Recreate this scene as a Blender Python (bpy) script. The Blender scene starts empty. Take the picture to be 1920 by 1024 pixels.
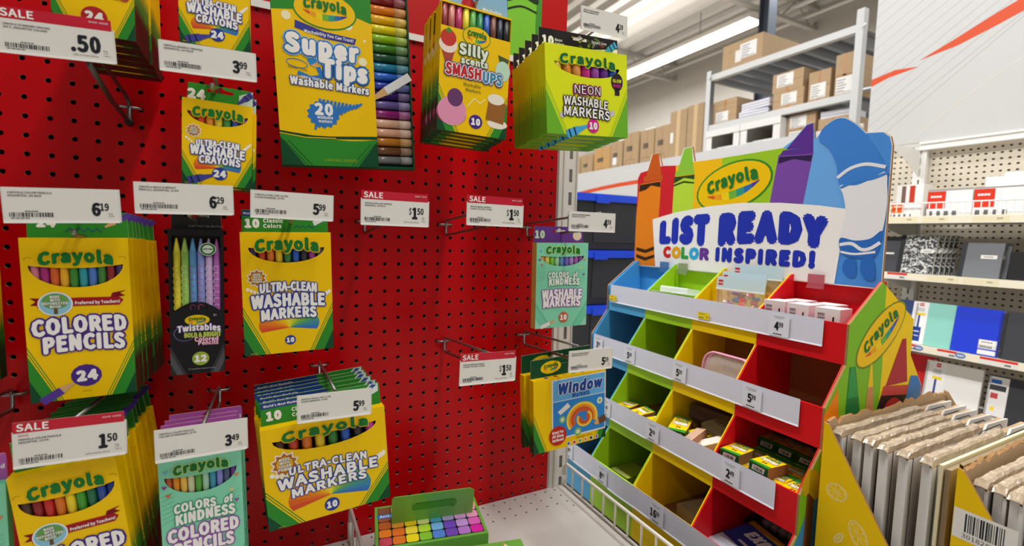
import bpy, math, random
from mathutils import Vector, Matrix
from mathutils.geometry import tessellate_polygon
random.seed(7)
SC = bpy.context.scene
COL = SC.collection

# ---------------------------------------------------------------- camera
cam_d = bpy.data.cameras.new('camera')
cam = bpy.data.objects.new('camera', cam_d)
COL.objects.link(cam)
SC.camera = cam
cam_d.sensor_fit = 'HORIZONTAL'
cam_d.sensor_width = 36.0
cam_d.lens = 890.146 / 1920 * 36.0
cam_d.clip_start = 0.01
cam_d.clip_end = 60
cam_d.dof.use_dof = True
cam_d.dof.focus_distance = 0.76
cam_d.dof.aperture_fstop = 4.5
_r = Vector((0.89004969, -0.45511895, 0.02604389))
_f = Vector((0.45568681, 0.88666095, -0.07862498))
_u = Vector((0.01269162, 0.081848, 0.99656401))
cam.matrix_world = Matrix(((_r.x, _u.x, -_f.x, -0.1150176), (_r.y, _u.y, -_f.y, -0.88720837), (_r.z, _u.z, -_f.z, 0.05862633), (0, 0, 0, 1)))

# ---------------------------------------------------------------- world and lights
wd = bpy.data.worlds.new('world')
SC.world = wd
wd.use_nodes = True
wd.node_tree.nodes['Background'].inputs[0].default_value = (1.0, 0.97, 0.93, 1)
wd.node_tree.nodes['Background'].inputs[1].default_value = 0.22
SC.view_settings.view_transform = 'Standard'
SC.view_settings.look = 'None'
SC.view_settings.gamma = 1
SC.view_settings.exposure = 0.0
SC.view_settings.use_curve_mapping = False


def strip_light(name, x, y, z, ln, wid, power, up=False, col=(1.0, 0.975, 0.935)):
    l = bpy.data.lights.new(name, 'AREA')
    l.shape = 'RECTANGLE'
    l.size = wid
    l.size_y = ln
    l.energy = power
    l.color = col
    o = bpy.data.objects.new(name, l)
    COL.objects.link(o)
    o.location = (x, y, z)
    o.rotation_euler = (math.pi if up else 0, 0, 0)
    return o


for _x, _y, _p, _l in ((0.15, 1.35, 145, 3.2), (0.50, -2.3, 52, 2.6), (1.45, -0.6, 42, 3.6), (-2.2, -2.0, 16, 3.0), (4.6, -0.8, 95, 4.4), (1.6, 4.6, 60, 4.0), (4.2, 4.0, 200, 4.4)):  # one strip is set by the hook shadows; others added to brighten display and wall
    strip_light('strip_and_fill_lamp', _x, _y, 2.55, _l, 0.16, _p, col=(1.0, 0.975, 0.935) if _x in (0.50, -2.2) else (0.975, 0.985, 1.0))
    # added upward lamps that brighten the roof deck; no fixture hangs here
    strip_light('added_roof_uplight', _x, _y, 2.66, _l, 0.16, _p * 0.13, up=True)

# ---------------------------------------------------------------- materials
_mats = {}


def lin(c):
    return c / 12.92 if c <= 0.04045 else ((c + 0.055) / 1.055) ** 2.4


def hexc(h):
    return tuple(lin(int(h[i:i + 2], 16) / 255) for i in (0, 2, 4)) + (1.0,)


def M(h, rough=0.5, metal=0.0, spec=0.5, noise=0.0, scale=60.0, trans=0.0, bump=0.0, emit=0.0, alpha=1.0, stretch=None):
    key = (h, rough, metal, spec, noise, scale, trans, bump, emit, alpha, stretch)
    if key in _mats:
        return _mats[key]
    m = bpy.data.materials.new('mat_' + h)
    m.use_nodes = True
    nt = m.node_tree
    b = nt.nodes['Principled BSDF']
    c = hexc(h)
    b.inputs['Base Color'].default_value = c
    b.inputs['Roughness'].default_value = rough
    b.inputs['Metallic'].default_value = metal
    b.inputs['Specular IOR Level'].default_value = spec
    if trans:
        b.inputs['Transmission Weight'].default_value = trans
    if alpha < 1:
        b.inputs['Alpha'].default_value = alpha
    if emit:
        b.inputs['Emission Color'].default_value = c
        b.inputs['Emission Strength'].default_value = emit
    if noise or bump:
        tc = nt.nodes.new('ShaderNodeTexCoord')
        mp = nt.nodes.new('ShaderNodeMapping')
        nz = nt.nodes.new('ShaderNodeTexNoise')
        nz.inputs['Scale'].default_value = scale
        nz.inputs['Detail'].default_value = 3
        if stretch:
            mp.inputs['Scale'].default_value = stretch
        nt.links.new(tc.outputs['Object'], mp.inputs['Vector'])
        nt.links.new(mp.outputs['Vector'], nz.inputs['Vector'])
        if noise:
            mx = nt.nodes.new('ShaderNodeMixRGB')
            mx.inputs['Color1'].default_value = tuple(max(0, v * (1 - noise)) for v in c[:3]) + (1,)
            mx.inputs['Color2'].default_value = tuple(min(1, v * (1 + noise)) for v in c[:3]) + (1,)
            nt.links.new(nz.outputs['Fac'], mx.inputs['Fac'])
            nt.links.new(mx.outputs['Color'], b.inputs['Base Color'])
        if bump:
            bp = nt.nodes.new('ShaderNodeBump')
            bp.inputs['Strength'].default_value = bump
            bp.inputs['Distance'].default_value = 0.002
            nt.links.new(nz.outputs['Fac'], bp.inputs['Height'])
            nt.links.new(bp.outputs['Normal'], b.inputs['Normal'])
    _mats[key] = m
    return m


def card(h):                       # printed carton stock
    return M(h, 0.42, spec=0.2)


WHITE = M('f4f2ee', 0.45)
INK = M('23252b', 0.6, spec=0.2)
GREY_INK = M('6d6d70', 0.6, spec=0.2)
TAG_W = M('e2dfd8', 0.4)
SALE_R = M('c2082c', 0.4)
YEL = card('f4c600')
GRN = card('2f8a2c')
DGRN = card('0f4a2c')
BRAND_G = card('1d7a32')
BLUE_T = card('2d3f96')
PURP = card('4a2b86')
RED_T = card('b5242c')
STEEL = M('8f8d8a', 0.35, 0.9)
DSTEEL = M('5f5a57', 0.4, 0.8)
SHELF_W = M('c6c2bb', 0.4, noise=0.02, scale=12)
KRAFT = M('b79b78', 0.75, spec=0.2, noise=0.08, scale=25)
KRAFT_D = M('9a6c42', 0.8, spec=0.15, noise=0.08, scale=25)
KRAFT_EDGE = M('a07850', 0.8, spec=0.1, noise=0.25, scale=300)
BLACK = M('17171a', 0.5)
PEG_RED = M('c8000c', 0.30, spec=0.22, noise=0.03, scale=180)
PEG_EDGE = M('b58a72', 0.8)
SIGN_RED = M('c4100f', 0.4, spec=0.2)

# ---------------------------------------------------------------- mesh building


class MB:
    def __init__(s):
        s.v, s.f, s.m, s.mats = [], [], [], []

    def mi(s, mat):
        if mat not in s.mats:
            s.mats.append(mat)
        return s.mats.index(mat)

    def add(s, vs, fs, mat):
        b = len(s.v)
        k = s.mi(mat)
        s.v.extend(tuple(x) for x in vs)
        for f in fs:
            s.f.append(tuple(b + i for i in f))
            s.m.append(k)
        return s

    def quad(s, a, b, c, d, mat):
        return s.add([a, b, c, d], [(0, 1, 2, 3)], mat)

    def box(s, x0, x1, y0, y1, z0, z1, mat, mats=None):
        # mats: optional dict face->material for keys -x +x -y +y -z +z
        vs = [(x, y, z) for z in (z0, z1) for y in (y0, y1) for x in (x0, x1)]
        fs = {'-z': (0, 2, 3, 1), '+z': (4, 5, 7, 6), '-y': (0, 1, 5, 4), '+y': (2, 6, 7, 3), '-x': (0, 4, 6, 2), '+x': (1, 3, 7, 5)}
        if not mats:
            return s.add(vs, list(fs.values()), mat)
        b = len(s.v)
        s.v.extend(vs)
        for k, f in fs.items():
            s.f.append(tuple(b + i for i in f))
            s.m.append(s.mi(mats.get(k, mat)))
        return s

    def rbox(s, x0, x1, y0, y1, z0, z1, r, mat, seg=3):
        # box rounded in the x-z outline, extruded along y
        pts = []
        for cx, cz, a0 in ((x1 - r, z1 - r, 0), (x0 + r, z1 - r, 90), (x0 + r, z0 + r, 180), (x1 - r, z0 + r, 270)):
            for k in range(seg + 1):
                a = math.radians(a0 + 90 * k / seg)
                pts.append((cx + r * math.cos(a), cz + r * math.sin(a)))
        n = len(pts)
        vs = [(p[0], y0, p[1]) for p in pts] + [(p[0], y1, p[1]) for p in pts]
        fs = [tuple(range(n))[::1], tuple(range(2 * n - 1, n - 1, -1))] + [(i, n + i, n + (i + 1) % n, (i + 1) % n) for i in range(n)]
        return s.add(vs, fs, mat)

    def tube(s, path, r, mat, seg=8, caps=True, r1=None):
        P = [Vector(p) for p in path]
        n = len(P)
        vs, fs = [], []
        prev = None
        for i, p in enumerate(P):
            t = (P[min(i + 1, n - 1)] - P[max(i - 1, 0)]).normalized()
            if prev is None:
                a = Vector((0, 0, 1)) if abs(t.z) < 0.9 else Vector((1, 0, 0))
                x = t.cross(a).normalized()
            else:
                x = (prev - t * prev.dot(t)).normalized()
            prev = x
            y = t.cross(x)
            rr = r if r1 is None else r + (r1 - r) * i / (n - 1)
            for k in range(seg):
                a = 2 * math.pi * k / seg
                vs.append(p + x * (rr * math.cos(a)) + y * (rr * math.sin(a)))
        for i in range(n - 1):
            for k in range(seg):
                k2 = (k + 1) % seg
                fs.append((i * seg + k, i * seg + k2, (i + 1) * seg + k2, (i + 1) * seg + k))
        if caps:
            fs.append(tuple(range(seg))[::-1])
            fs.append(tuple(range((n - 1) * seg, n * seg)))
        return s.add(vs, fs, mat)

    def prism(s, pts, o, U, V, t, mat, edge=None):
        # outline in (u,v) extruded backwards by t
        o, U, V = Vector(o), Vector(U), Vector(V)
        N = U.cross(V).normalized()
        area = sum(pts[i][0] * pts[(i + 1) % len(pts)][1] - pts[(i + 1) % len(pts)][0] * pts[i][1] for i in range(len(pts)))
        if area < 0:
            pts = pts[::-1]
        n = len(pts)
        A = [o + U * p[0] + V * p[1] for p in pts]
        B = [a - N * t for a in A]
        tri = tessellate_polygon([[Vector((p[0], p[1], 0)) for p in pts]])
        ft = []
        for a, b, c in tri:
            ar = (pts[b][0] - pts[a][0]) * (pts[c][1] - pts[a][1]) - (pts[c][0] - pts[a][0]) * (pts[b][1] - pts[a][1])
            ft.append((a, b, c) if ar > 0 else (a, c, b))
        s.add(A + B, ft + [(n + a, n + c, n + b) for a, b, c in ft], mat)
        s.add(A + B, [(i, n + i, n + (i + 1) % n, (i + 1) % n) for i in range(n)], edge or mat)
        return s

    def build(s, name, parent=None, smooth=False):
        me = bpy.data.meshes.new(name)
        me.from_pydata(s.v, [], s.f)
        for m in s.mats:
            me.materials.append(m)
        me.polygons.foreach_set('material_index', s.m)
        if smooth:
            me.polygons.foreach_set('use_smooth', [True] * len(s.f))
        me.update()
        o = bpy.data.objects.new(name, me)
        COL.objects.link(o)
        if parent is not None:
            o.parent = parent
        return o


def tag(o, label=None, cat=None, group=None, kind=None):
    if label:
        o['label'] = label
    if cat:
        o['category'] = cat
    if group:
        o['group'] = group
    if kind:
        o['kind'] = kind
    return o


def thing(name, label, cat, loc=(0, 0, 0), rot=(0, 0, 0), group=None):
    o = bpy.data.objects.new(name, None)
    o.empty_display_size = 0.02
    COL.objects.link(o)
    o.location = loc
    o.rotation_euler = tuple(math.radians(a) for a in rot)
    return tag(o, label, cat, group)


KIDS = {}


def dup(root, loc, rot=(0, 0, 0), label=None, group=None, skip=()):
    c = root.copy()
    COL.objects.link(c)
    c.location = loc
    c.rotation_euler = tuple(math.radians(a) for a in rot)
    if label:
        c['label'] = label
    if group:
        c['group'] = group

    def rec(src, dst):
        for ch in [x for x in COL.objects if x.parent == src]:
            if ch.name.split('.')[0] in skip:
                continue
            d = ch.copy()
            COL.objects.link(d)
            d.parent = dst
            rec(ch, d)
    rec(root, c)
    return c


# ---------------------------------------------------------------- lettering and flat print
_tc = {}
try:                                      # one of Blender's own bundled fonts; its built-in font otherwise
    FONT = bpy.data.fonts.load(bpy.utils.system_resource('DATAFILES', path='fonts') + '/Noto Sans CJK Regular.woff2')
except Exception:
    FONT = None


def txt(s, off=0.0, space=1.0):
    key = (s, round(off, 4), space)
    if key in _tc:
        return _tc[key]
    cu = bpy.data.curves.new('t', 'FONT')
    if FONT:
        cu.font = FONT
    cu.body = s
    cu.size = 1
    cu.offset = off
    cu.space_character = space
    cu.resolution_u = 2
    cu.fill_mode = 'FRONT'
    o = bpy.data.objects.new('t', cu)
    COL.objects.link(o)
    dg = bpy.context.evaluated_depsgraph_get()
    me = o.evaluated_get(dg).to_mesh()
    vs = [(v.co.x, v.co.y) for v in me.vertices]
    fs = [tuple(p.vertices) for p in me.polygons]
    o.evaluated_get(dg).to_mesh_clear()
    bpy.data.objects.remove(o)
    bpy.data.curves.remove(cu)
    _tc[key] = (vs, fs)
    return vs, fs


_h = txt('H')
CAP = max(v[1] for v in _h[0])
OFF = .0                                 # widest clean glyph offset; more weight is built from shifted copies


def curve(pts, n=6, closed=False):
    """smooth curve through the given points"""
    m = len(pts)
    out = []
    for i in range(m if closed else m - 1):
        g = (lambda j: pts[j % m]) if closed else (lambda j: pts[max(0, min(m - 1, j))])
        a, b, c, d = g(i - 1), g(i), g(i + 1), g(i + 2)
        for k in range(n):
            t = k / n
            out.append(tuple(.5 * (2 * b[e] + (c[e] - a[e]) * t + (2 * a[e] - 5 * b[e] + 4 * c[e] - d[e]) * t * t + (3 * b[e] - a[e] - 3 * c[e] + d[e]) * t ** 3) for e in (0, 1)))
    if not closed:
        out.append(pts[-1])
    return out


class Print:
    """flat print on a face: u,v in metres from o, layers lifted by a fraction of a millimetre"""
    E = 0.0001
    D = 0.00003

    def __init__(s, mb, o, U, V, base=0.0):
        s.mb = mb
        s.o, s.U, s.V = Vector(o), Vector(U), Vector(V)
        s.N = s.U.cross(s.V).normalized()
        s.b = base
        s.n = 0

    def at(s, u, v, k):
        return s.o + s.U * u + s.V * v + s.N * (s.b + s.E * k)

    def step(s):                            # neighbours on one layer never share a plane
        s.n += 1
        return (s.n % 4) * .24

    def poly(s, pts, mat, k=1):
        k += s.step()
        tri = tessellate_polygon([[Vector((p[0], p[1], 0)) for p in pts]])
        fs = []
        for a, b, c in tri:
            ar = (pts[b][0] - pts[a][0]) * (pts[c][1] - pts[a][1]) - (pts[c][0] - pts[a][0]) * (pts[b][1] - pts[a][1])
            fs.append((a, b, c) if ar > 0 else (a, c, b))
        s.mb.add([s.at(p[0], p[1], k) for p in pts], fs, mat)

    def rect(s, u0, u1, v0, v1, mat, k=1):
        s.mb.add([s.at(u0, v0, k), s.at(u1, v0, k), s.at(u1, v1, k), s.at(u0, v1, k)], [(0, 1, 2, 3)], mat)

    def ell(s, u, v, a, b, mat, k=1, rot=0, n=28, wob=0.0):
        k += s.step()
        c, q = math.cos(math.radians(rot)), math.sin(math.radians(rot))
        pts = []
        for i in range(n):
            t = 2 * math.pi * i / n
            w = 1 + wob * (1 if i % 2 else -1)
            x, y = a * w * math.cos(t), b * w * math.sin(t)
            pts.append(s.at(u + x * c - y * q, v + x * q + y * c, k))
        s.mb.add(pts, [tuple(range(n))], mat)

    def ring(s, u, v, a, b, wd_, mat, k=1, rot=0, n=32, t0=0, t1=360):
        k += s.step()
        c, q = math.cos(math.radians(rot)), math.sin(math.radians(rot))
        vs, fs = [], []
        for i in range(n + 1):
            t = math.radians(t0 + (t1 - t0) * i / n)
            for d in (0, wd_):
                x, y = (a - d) * math.cos(t), (b - d) * math.sin(t)
                vs.append(s.at(u + x * c - y * q, v + x * q + y * c, k))
        for i in range(n):
            fs.append((2 * i, 2 * i + 2, 2 * i + 3, 2 * i + 1))
        s.mb.add(vs, fs, mat)

    def line(s, pts, w, mat, k=1):
        for n, ((a, b), (c, d)) in enumerate(zip(pts, pts[1:])):
            l = math.hypot(c - a, d - b) or 1
            nx, ny = -(d - b) / l * w / 2, (c - a) / l * w / 2
            ex, ey = (c - a) / l * w / 3, (d - b) / l * w / 3
            s.poly([(a - ex - nx, b - ey - ny), (c + ex - nx, d + ey - ny), (c + ex + nx, d + ey + ny), (a - ex + nx, b - ey + ny)], mat, k + (n % 3) * 1.5 * s.D / s.E)

    def text(s, t, u, v, h, mat, k=2, bold=0.0, out=(), width=None, align='C', arch=0.0, shear=0.0, rot=0.0, space=1.0, sx=1.0, taper=0.0):
        """cap height h, baseline at v; out = ((material, extra offset), ...) drawn beneath; arch in metres"""
        bold = min(bold * 1.8, .12)
        space *= 1 + bold * 1.1
        base, _ = txt(t, min(bold, OFF), space)
        if not base:
            return
        x0, x1 = min(p[0] for p in base), max(p[0] for p in base)
        sc = h / CAP
        sxx = sc * sx
        if width:
            sxx = width / max(1e-6, x1 - x0)
        cx = {'C': (x0 + x1) / 2, 'L': x0, 'R': x1}[align]
        half = max(1e-6, (x1 - x0) * sxx / 2)
        c, q = math.cos(math.radians(rot)), math.sin(math.radians(rot))
        layers = [(mt, bold + e) for mt, e in out][::-1]
        layers.append((mat, bold))
        lift = 0.0
        for i, (mt, off) in enumerate(layers):
            vs, fs = txt(t, min(off, OFF), space)
            r = max(0.0, off - OFF)
            n = 0 if r < .004 else (6 if r < .06 else 10)
            for d in range(n + 1):
                dx, dy = (0, 0) if d == n else (r * math.cos(2 * math.pi * d / n), r * math.sin(2 * math.pi * d / n))
                if d == n and n and r < .05:
                    continue
                P = []
                for x, y in vs:
                    a, b = (x - cx) * sxx + dx * h / .73, y * sc + dy * h / .73
                    e = a / half if align == 'C' else 0
                    if taper:
                        b = b * (1 + taper * e)
                    b += arch * (1 - e * e)
                    a += shear * b
                    P.append(s.at(u + a * c - b * q, v + a * q + b * c, k + lift / s.E))
                s.mb.add(P, fs, mt)
                lift += s.D
            lift += 0.00006

    def smudge(s, u, v, h, w, mat, k=2):       # a line of print too small to read
        for i in range(4):
            s.rect(u - w / 2 + w * (.26 * i), u - w / 2 + w * (.26 * i + .21), v, v + h, mat, k)

    def barcode(s, u0, u1, v0, v1, mat, k=2, seed=1, n=26):
        r = random.Random(seed)
        x = u0
        st = (u1 - u0) / n / 2
        while x < u1 - st:
            w = st * r.choice((0.6, 1, 1, 1.8))
            s.rect(x, min(u1, x + w), v0, v1, mat, k)
            x += w + st * r.choice((0.6, 1, 1.4))


def front(mb, o=(0, 0, 0), k=0.0):       # a face that looks towards -y
    return Print(mb, o, (1, 0, 0), (0, 0, 1), k)


def facing_aisle(mb, x, k=0.0):           # a face that looks towards -x ; u = -y
    return Print(mb, (x, 0, 0), (0, -1, 0), (0, 0, 1), k)

# ================================================================ setting
FLOOR_Z = -0.735
fl = MB().box(-3.5, 6.2, -5, 7, FLOOR_Z - 0.05, FLOOR_Z, M('b9b4ab', 0.3, noise=0.06, scale=6)).build('floor')
tag(fl, kind='structure')
wl = MB().box(6.0, 6.2, -5, 7, FLOOR_Z, 3.0, M('b4b0a8', 0.8, noise=0.04, scale=4)).build('wall_far')
tag(wl, kind='structure')
wb = MB().box(-3.5, 6.0, 7.0, 7.2, FLOOR_Z, 3.0, M('a29d96', 0.8, noise=0.04, scale=4)).build('wall_end')
tag(wb, kind='structure')


def ceiling():
    mb = MB()
    m = M('cdc9c2', 0.5)
    m2 = M('b3aea7', 0.6)
    y0, y1 = -5, 7
    x = -3.5
    while x < 6.2:                       # trapezoid steel deck ribs running along y
        prof = [(x, 3.06), (x + .06, 3.06), (x + .1, 3.0), (x + .2, 3.0), (x + .24, 3.06)]
        for (a, za), (b, zb) in zip(prof, prof[1:]):
            mb.quad((a, y0, za), (b, y0, zb), (b, y1, zb), (a, y1, za), m if za == zb == 3.0 else m2)
        x += .24
    return mb.build('ceiling')


tag(ceiling(), kind='structure')
for i, yy in enumerate((0.6, 2.9, 5.2)):
    mb = MB()
    jm = M('a8a39c', 0.55)
    for zz in (2.97, 2.72):
        mb.box(-3.5, 6.0, yy - .03, yy + .03, zz - .02, zz + .02, jm)
    x = -3.4
    k = 0
    while x < 5.9:
        mb.tube([(x, yy, 2.72 if k % 2 else 2.97), (x + .3, yy, 2.97 if k % 2 else 2.72)], .012, jm, 6)
        x += .3
        k += 1
    tag(mb.build('trim_%d' % (i + 1)), kind='structure')
# conduit pipes under the ceiling
cm = M('c9c6c0', 0.5)
tag(MB().tube([(5.75, -3, 2.7), (5.75, 1.0, 2.7), (5.7, 1.6, 2.78), (5.7, 6.8, 2.78)], .02, cm).build('conduit', smooth=True), 'thin grey conduit running under the ceiling by the far wall', 'conduit')
tag(MB().tube([(5.55, -3, 2.78), (5.55, 1.3, 2.78), (5.5, 2.2, 2.86), (5.5, 6.8, 2.86)], .028, cm).build('conduit', smooth=True), 'thicker pale conduit next to the roof deck', 'conduit')
# roof column
t = thing('steel_column', 'dark blue grey steel column rising behind the top carton on the rack', 'column', (4.0, 2.11, FLOOR_Z))
MB().box(-.055, .055, -.05, -.04, 0, 3.72, M('4d5662', 0.5)).box(-.055, .055, .04, .05, 0, 3.72, M('4d5662', 0.5)).box(-.006, .006, -.04, .04, 0, 3.72, M('4d5662', 0.5)).build('shaft', t)
MB().box(-.1, .1, -.1, .1, 0, .015, M('4d5662', 0.5)).build('base_plate', t)


def strip_fixture(loc, ln, label, lit):
    t = thing('strip_light', label, 'ceiling light', loc, (0, 0, 0), 'strip lights under the ceiling')
    mb = MB()
    hw = M('dcd8d2', 0.5)
    prof = [(-.13, 0), (-.12, .05), (-.07, .085), (.07, .085), (.12, .05), (.13, 0)]
    for (a, za), (b, zb) in zip(prof, prof[1:]):
        mb.quad((a, -ln / 2, za), (b, -ln / 2, zb), (b, ln / 2, zb), (a, ln / 2, za), hw)
    for y, s in ((-ln / 2, 1), (ln / 2, -1)):
        mb.add([(p[0], y, p[1]) for p in prof], [tuple(range(6))], hw)
    mb.build('housing', t)
    lens = MB()
    n = 8
    for k in range(n):
        a, b = math.pi * k / n, math.pi * (k + 1) / n
        lens.quad((-.12 * math.cos(a), -ln / 2 + .01, -.03 * math.sin(a)), (-.12 * math.cos(b), -ln / 2 + .01, -.03 * math.sin(b)),
                  (-.12 * math.cos(b), ln / 2 - .01, -.03 * math.sin(b)), (-.12 * math.cos(a), ln / 2 - .01, -.03 * math.sin(a)), M('fff6e8', 0.5, emit=lit))
    lens.build('diffuser', t)
    for y in (-ln / 3, ln / 3):
        MB().tube([(0, y, .085), (0, y, 3.0 - loc[2])], .006, STEEL, 6).build('hanger', t)
    return t


strip_fixture((4.9, 5.35, 2.6), 4.9, 'long lit white strip light hanging below the roof deck', 9.0)

# ================================================================ red pegboard bay
P = .0254


def pegboard(i0, i1, j0, j1, pitch, hole, mat, edge_mat, ax='y', base=0.0, depth=.005, back=True, sx=1.0, seg=10, back_mat=None):
    """perforated sheet; holes at (i*pitch, -j*pitch). ax 'y': sheet in x-z facing -y ; ax 'x': sheet in y-z facing -x ; ax 'z': sheet in x-y facing up"""
    def pt(u, v, d):
        if ax == 'y':
            return (u, base + d, v)
        if ax == 'x':
            return (base + d, -u, v)
        return (u, v, base - d)
    mb = MB()
    h = pitch / 2
    ang = [2 * math.pi * (k + .5) / seg for k in range(seg)]
    circ = [(hole * sx * math.cos(a), hole * math.sin(a)) for a in ang]
    cell = [(-h, -h), (h, -h), (h, h), (-h, h)]
    tri = tessellate_polygon([[Vector((p[0], p[1], 0)) for p in cell], [Vector((p[0], p[1], 0)) for p in circ[::-1]]])
    flat = cell + circ[::-1]
    tris = []
    for a, b, c in tri:
        ar = (flat[b][0] - flat[a][0]) * (flat[c][1] - flat[a][1]) - (flat[c][0] - flat[a][0]) * (flat[b][1] - flat[a][1])
        if abs(ar) < 1e-12:
            continue
        tris.append((a, b, c) if ar > 0 else (a, c, b))
    for i in range(i0, i1 + 1):
        for j in range(j0, j1 + 1):
            u, v = i * pitch, -j * pitch
            mb.add([pt(u + p[0], v + p[1], 0) for p in flat], tris, mat)
            A = [pt(u + p[0], v + p[1], 0) for p in circ] + [pt(u + p[0], v + p[1], depth) for p in circ]
            mb.add(A, [(k, seg + k, seg + (k + 1) % seg, (k + 1) % seg) for k in range(seg)], edge_mat)
    if back:
        a, b = (i0 - .5) * pitch, (i1 + .5) * pitch
        c, d = -(j1 + .5) * pitch, -(j0 - .5) * pitch
        mb.quad(pt(a, c, depth * 2.5), pt(b, c, depth * 2.5), pt(b, d, depth * 2.5), pt(a, d, depth * 2.5), back_mat or BLACK)
    return mb


t = thing('pegboard_panel', 'glossy red perforated pegboard behind the hanging crayon and marker boxes', 'pegboard', (0, 0, 0))
pegboard(-28, 17, -16, 20, P, .0036, PEG_RED, PEG_EDGE, depth=.0035).build('perforated_sheet', t)

# red header sign above the board
t = thing('header_sign', 'plain red header sign with white bottom strip and a green crayon panel', 'sign', (0, 0, 0))
mb = MB().box(-.72, .4545, -.004, -.0005, .4195, .85, SIGN_RED)
mb.build('panel', t)
mb = MB().box(-.135, .4545, -.006, -.004, .408, .4195, WHITE)
mb.build('strip', t)
mb = MB()
pr = front(mb, (0, -.004, 0))
pr.rect(.300, .392, .4200, .72, card('4a9a34'), 1)
pr.poly(curve([(.318, .4205), (.372, .4205), (.378, .50), (.380, .58), (.374, .60), (.320, .60), (.313, .58), (.314, .50)], 4, True), card('86d238'), 2)
pr.poly(curve([(.313, .522), (.345, .536), (.380, .530), (.380, .545), (.345, .552), (.313, .540)], 4, True), card('24381c'), 3)
pr.line(curve([(.314, .508), (.345, .519), (.379, .514)]), .004, card('24381c'), 4)
mb.build('printed_artwork', t)

# slotted white upright at the end of the bay
t = thing('slotted_upright', 'white slotted steel upright at the end of the red pegboard', 'upright', (0, 0, 0))
mb = MB()
z = -.735
uw = M('d9d6d0', 0.45)
SLM = M('3a3835', 0.7)
x0, x1 = .4475, .495
sa, sb = .473, .482
k = 0
while z < .40:
    mb.quad((x0, -.004, z), (sa, -.004, z), (sa, -.004, z + .05), (x0, -.004, z + .05), uw)
    mb.quad((sb, -.004, z), (x1, -.004, z), (x1, -.004, z + .05), (sb, -.004, z + .05), uw)
    mb.quad((sa, -.004, z), (sb, -.004, z), (sb, -.004, z + .014), (sa, -.004, z + .014), uw)
    mb.quad((sa, -.004, z + .042), (sb, -.004, z + .042), (sb, -.004, z + .05), (sa, -.004, z + .05), uw)
    mb.quad((sa, -.004, z + .014), (sa, .004, z + .014), (sa, .004, z + .042), (sa, -.004, z + .042), uw)
    mb.quad((sb, -.004, z + .042), (sb, .004, z + .042), (sb, .004, z + .014), (sb, -.004, z + .014), uw)
    z += .05
mb.quad((x0, -.004, -.735), (x0, .05, -.735), (x0, .05, .415), (x0, -.004, .415), uw)
mb.quad((x1, .05, -.735), (x1, -.004, -.735), (x1, -.004, .415), (x1, .05, .415), uw)
mb.quad((x0 + .002, .03, -.735), (x1 - .002, .03, -.735), (x1 - .002, .03, .415), (x0 + .002, .03, .415), SLM)
mb.build('post', t)
mb = MB().box(.4575, .4605, -.0065, -.004, -.735, .415, M('c9c5be', 0.45)).box(.4915, .495, -.0065, -.004, -.735, .415, M('c9c5be', 0.45))
mb.build('flange', t)

# base shelf with a row of holes along its back
SH = -.515
t = thing('base_shelf', 'white steel base shelf below the red pegboard', 'shelf', (0, 0, 0))
mb = MB()
mb.box(-.72, .489, -.62, -.001, SH - .02, SH - .0035, SHELF_W)
mb.box(-.72, .489, -.62, -.61, FLOOR_Z, SH - .02, SHELF_W)
mb.box(-.72, .489, -.01, -.001, FLOOR_Z, SH - .02, SHELF_W)
mb.build('deck', t)
mb = pegboard(-28, 18, 0, 2, P, .0024, SHELF_W, M('8d8a85', .6), ax='z', base=SH, depth=.002, back=True, seg=8, back_mat=M('4a4744', .8))
mb.v = [(x, y - .0145, z) for x, y, z in mb.v]
a, b = -28.5 * P, 18.5 * P
ya, yb = -.0145 - 2.5 * P, -.0145 + .5 * P
mb.quad((a, -.62, SH), (b, -.62, SH), (b, ya, SH), (a, ya, SH), SHELF_W)
mb.quad((b, -.62, SH), (.489, -.62, SH), (.489, -.001, SH), (b, -.001, SH), SHELF_W)
mb.quad((a, -.62, SH), (a, -.62, SH - .02), (.489, -.62, SH - .02), (.489, -.62, SH), SHELF_W)
mb.quad((.489, -.62, SH), (.489, -.62, SH - .02), (.489, 0, SH - .02), (.489, 0, SH), SHELF_W)
mb.build('top_sheet', t)
mb = MB()
pr = Print(mb, (0, 0, SH), (1, 0, 0), (0, 1, 0))
pr.line([(.44, -.055), (.44, -.105), (.489, -.105)], .0009, M('a8a49d', .6), 1)
pr.ell(.46, -.085, .002, .002, SLM, 1)
mb.build('corner_plate', t)


def wire_fence(label, x, zt, y0, y1, n, m, flange=True):
    t = thing('wire_fence', label, 'shelf fence', (x, 0, SH))
    h = zt - SH
    MB().tube([(0, y1, h - .035), (0, y1 - .004, h - .006), (0, y1 - .012, h), (0, y0, h)], .0032, m, 8).build('top_rail', t, True)
    MB().tube([(0, y1, .004), (0, y0, .004)], .0026, m, 8).build('bottom_rail', t, True)
    if flange:
        MB().tube([(0, y1, .002), (0, y1, h - .03)], .004, m, 8).build('end_post', t, True)
    for k in range(n):
        y = y1 - .035 - k * (y1 - y0 - .04) / n
        MB().tube([(0, y, .003), (0, y, h)], .0022, m, 6).build('wire', t, True)
    return t


FW = M('efece4', 0.4)
wire_fence('white wire side fence on the base shelf beside the bin display', .487, -.460, -.60, -.005, 15, FW)
wire_fence('white wire divider on the base shelf beside the pastel boxes', .012, -.445, -.45, -.012, 9, M('dedad2', .4))


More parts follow.
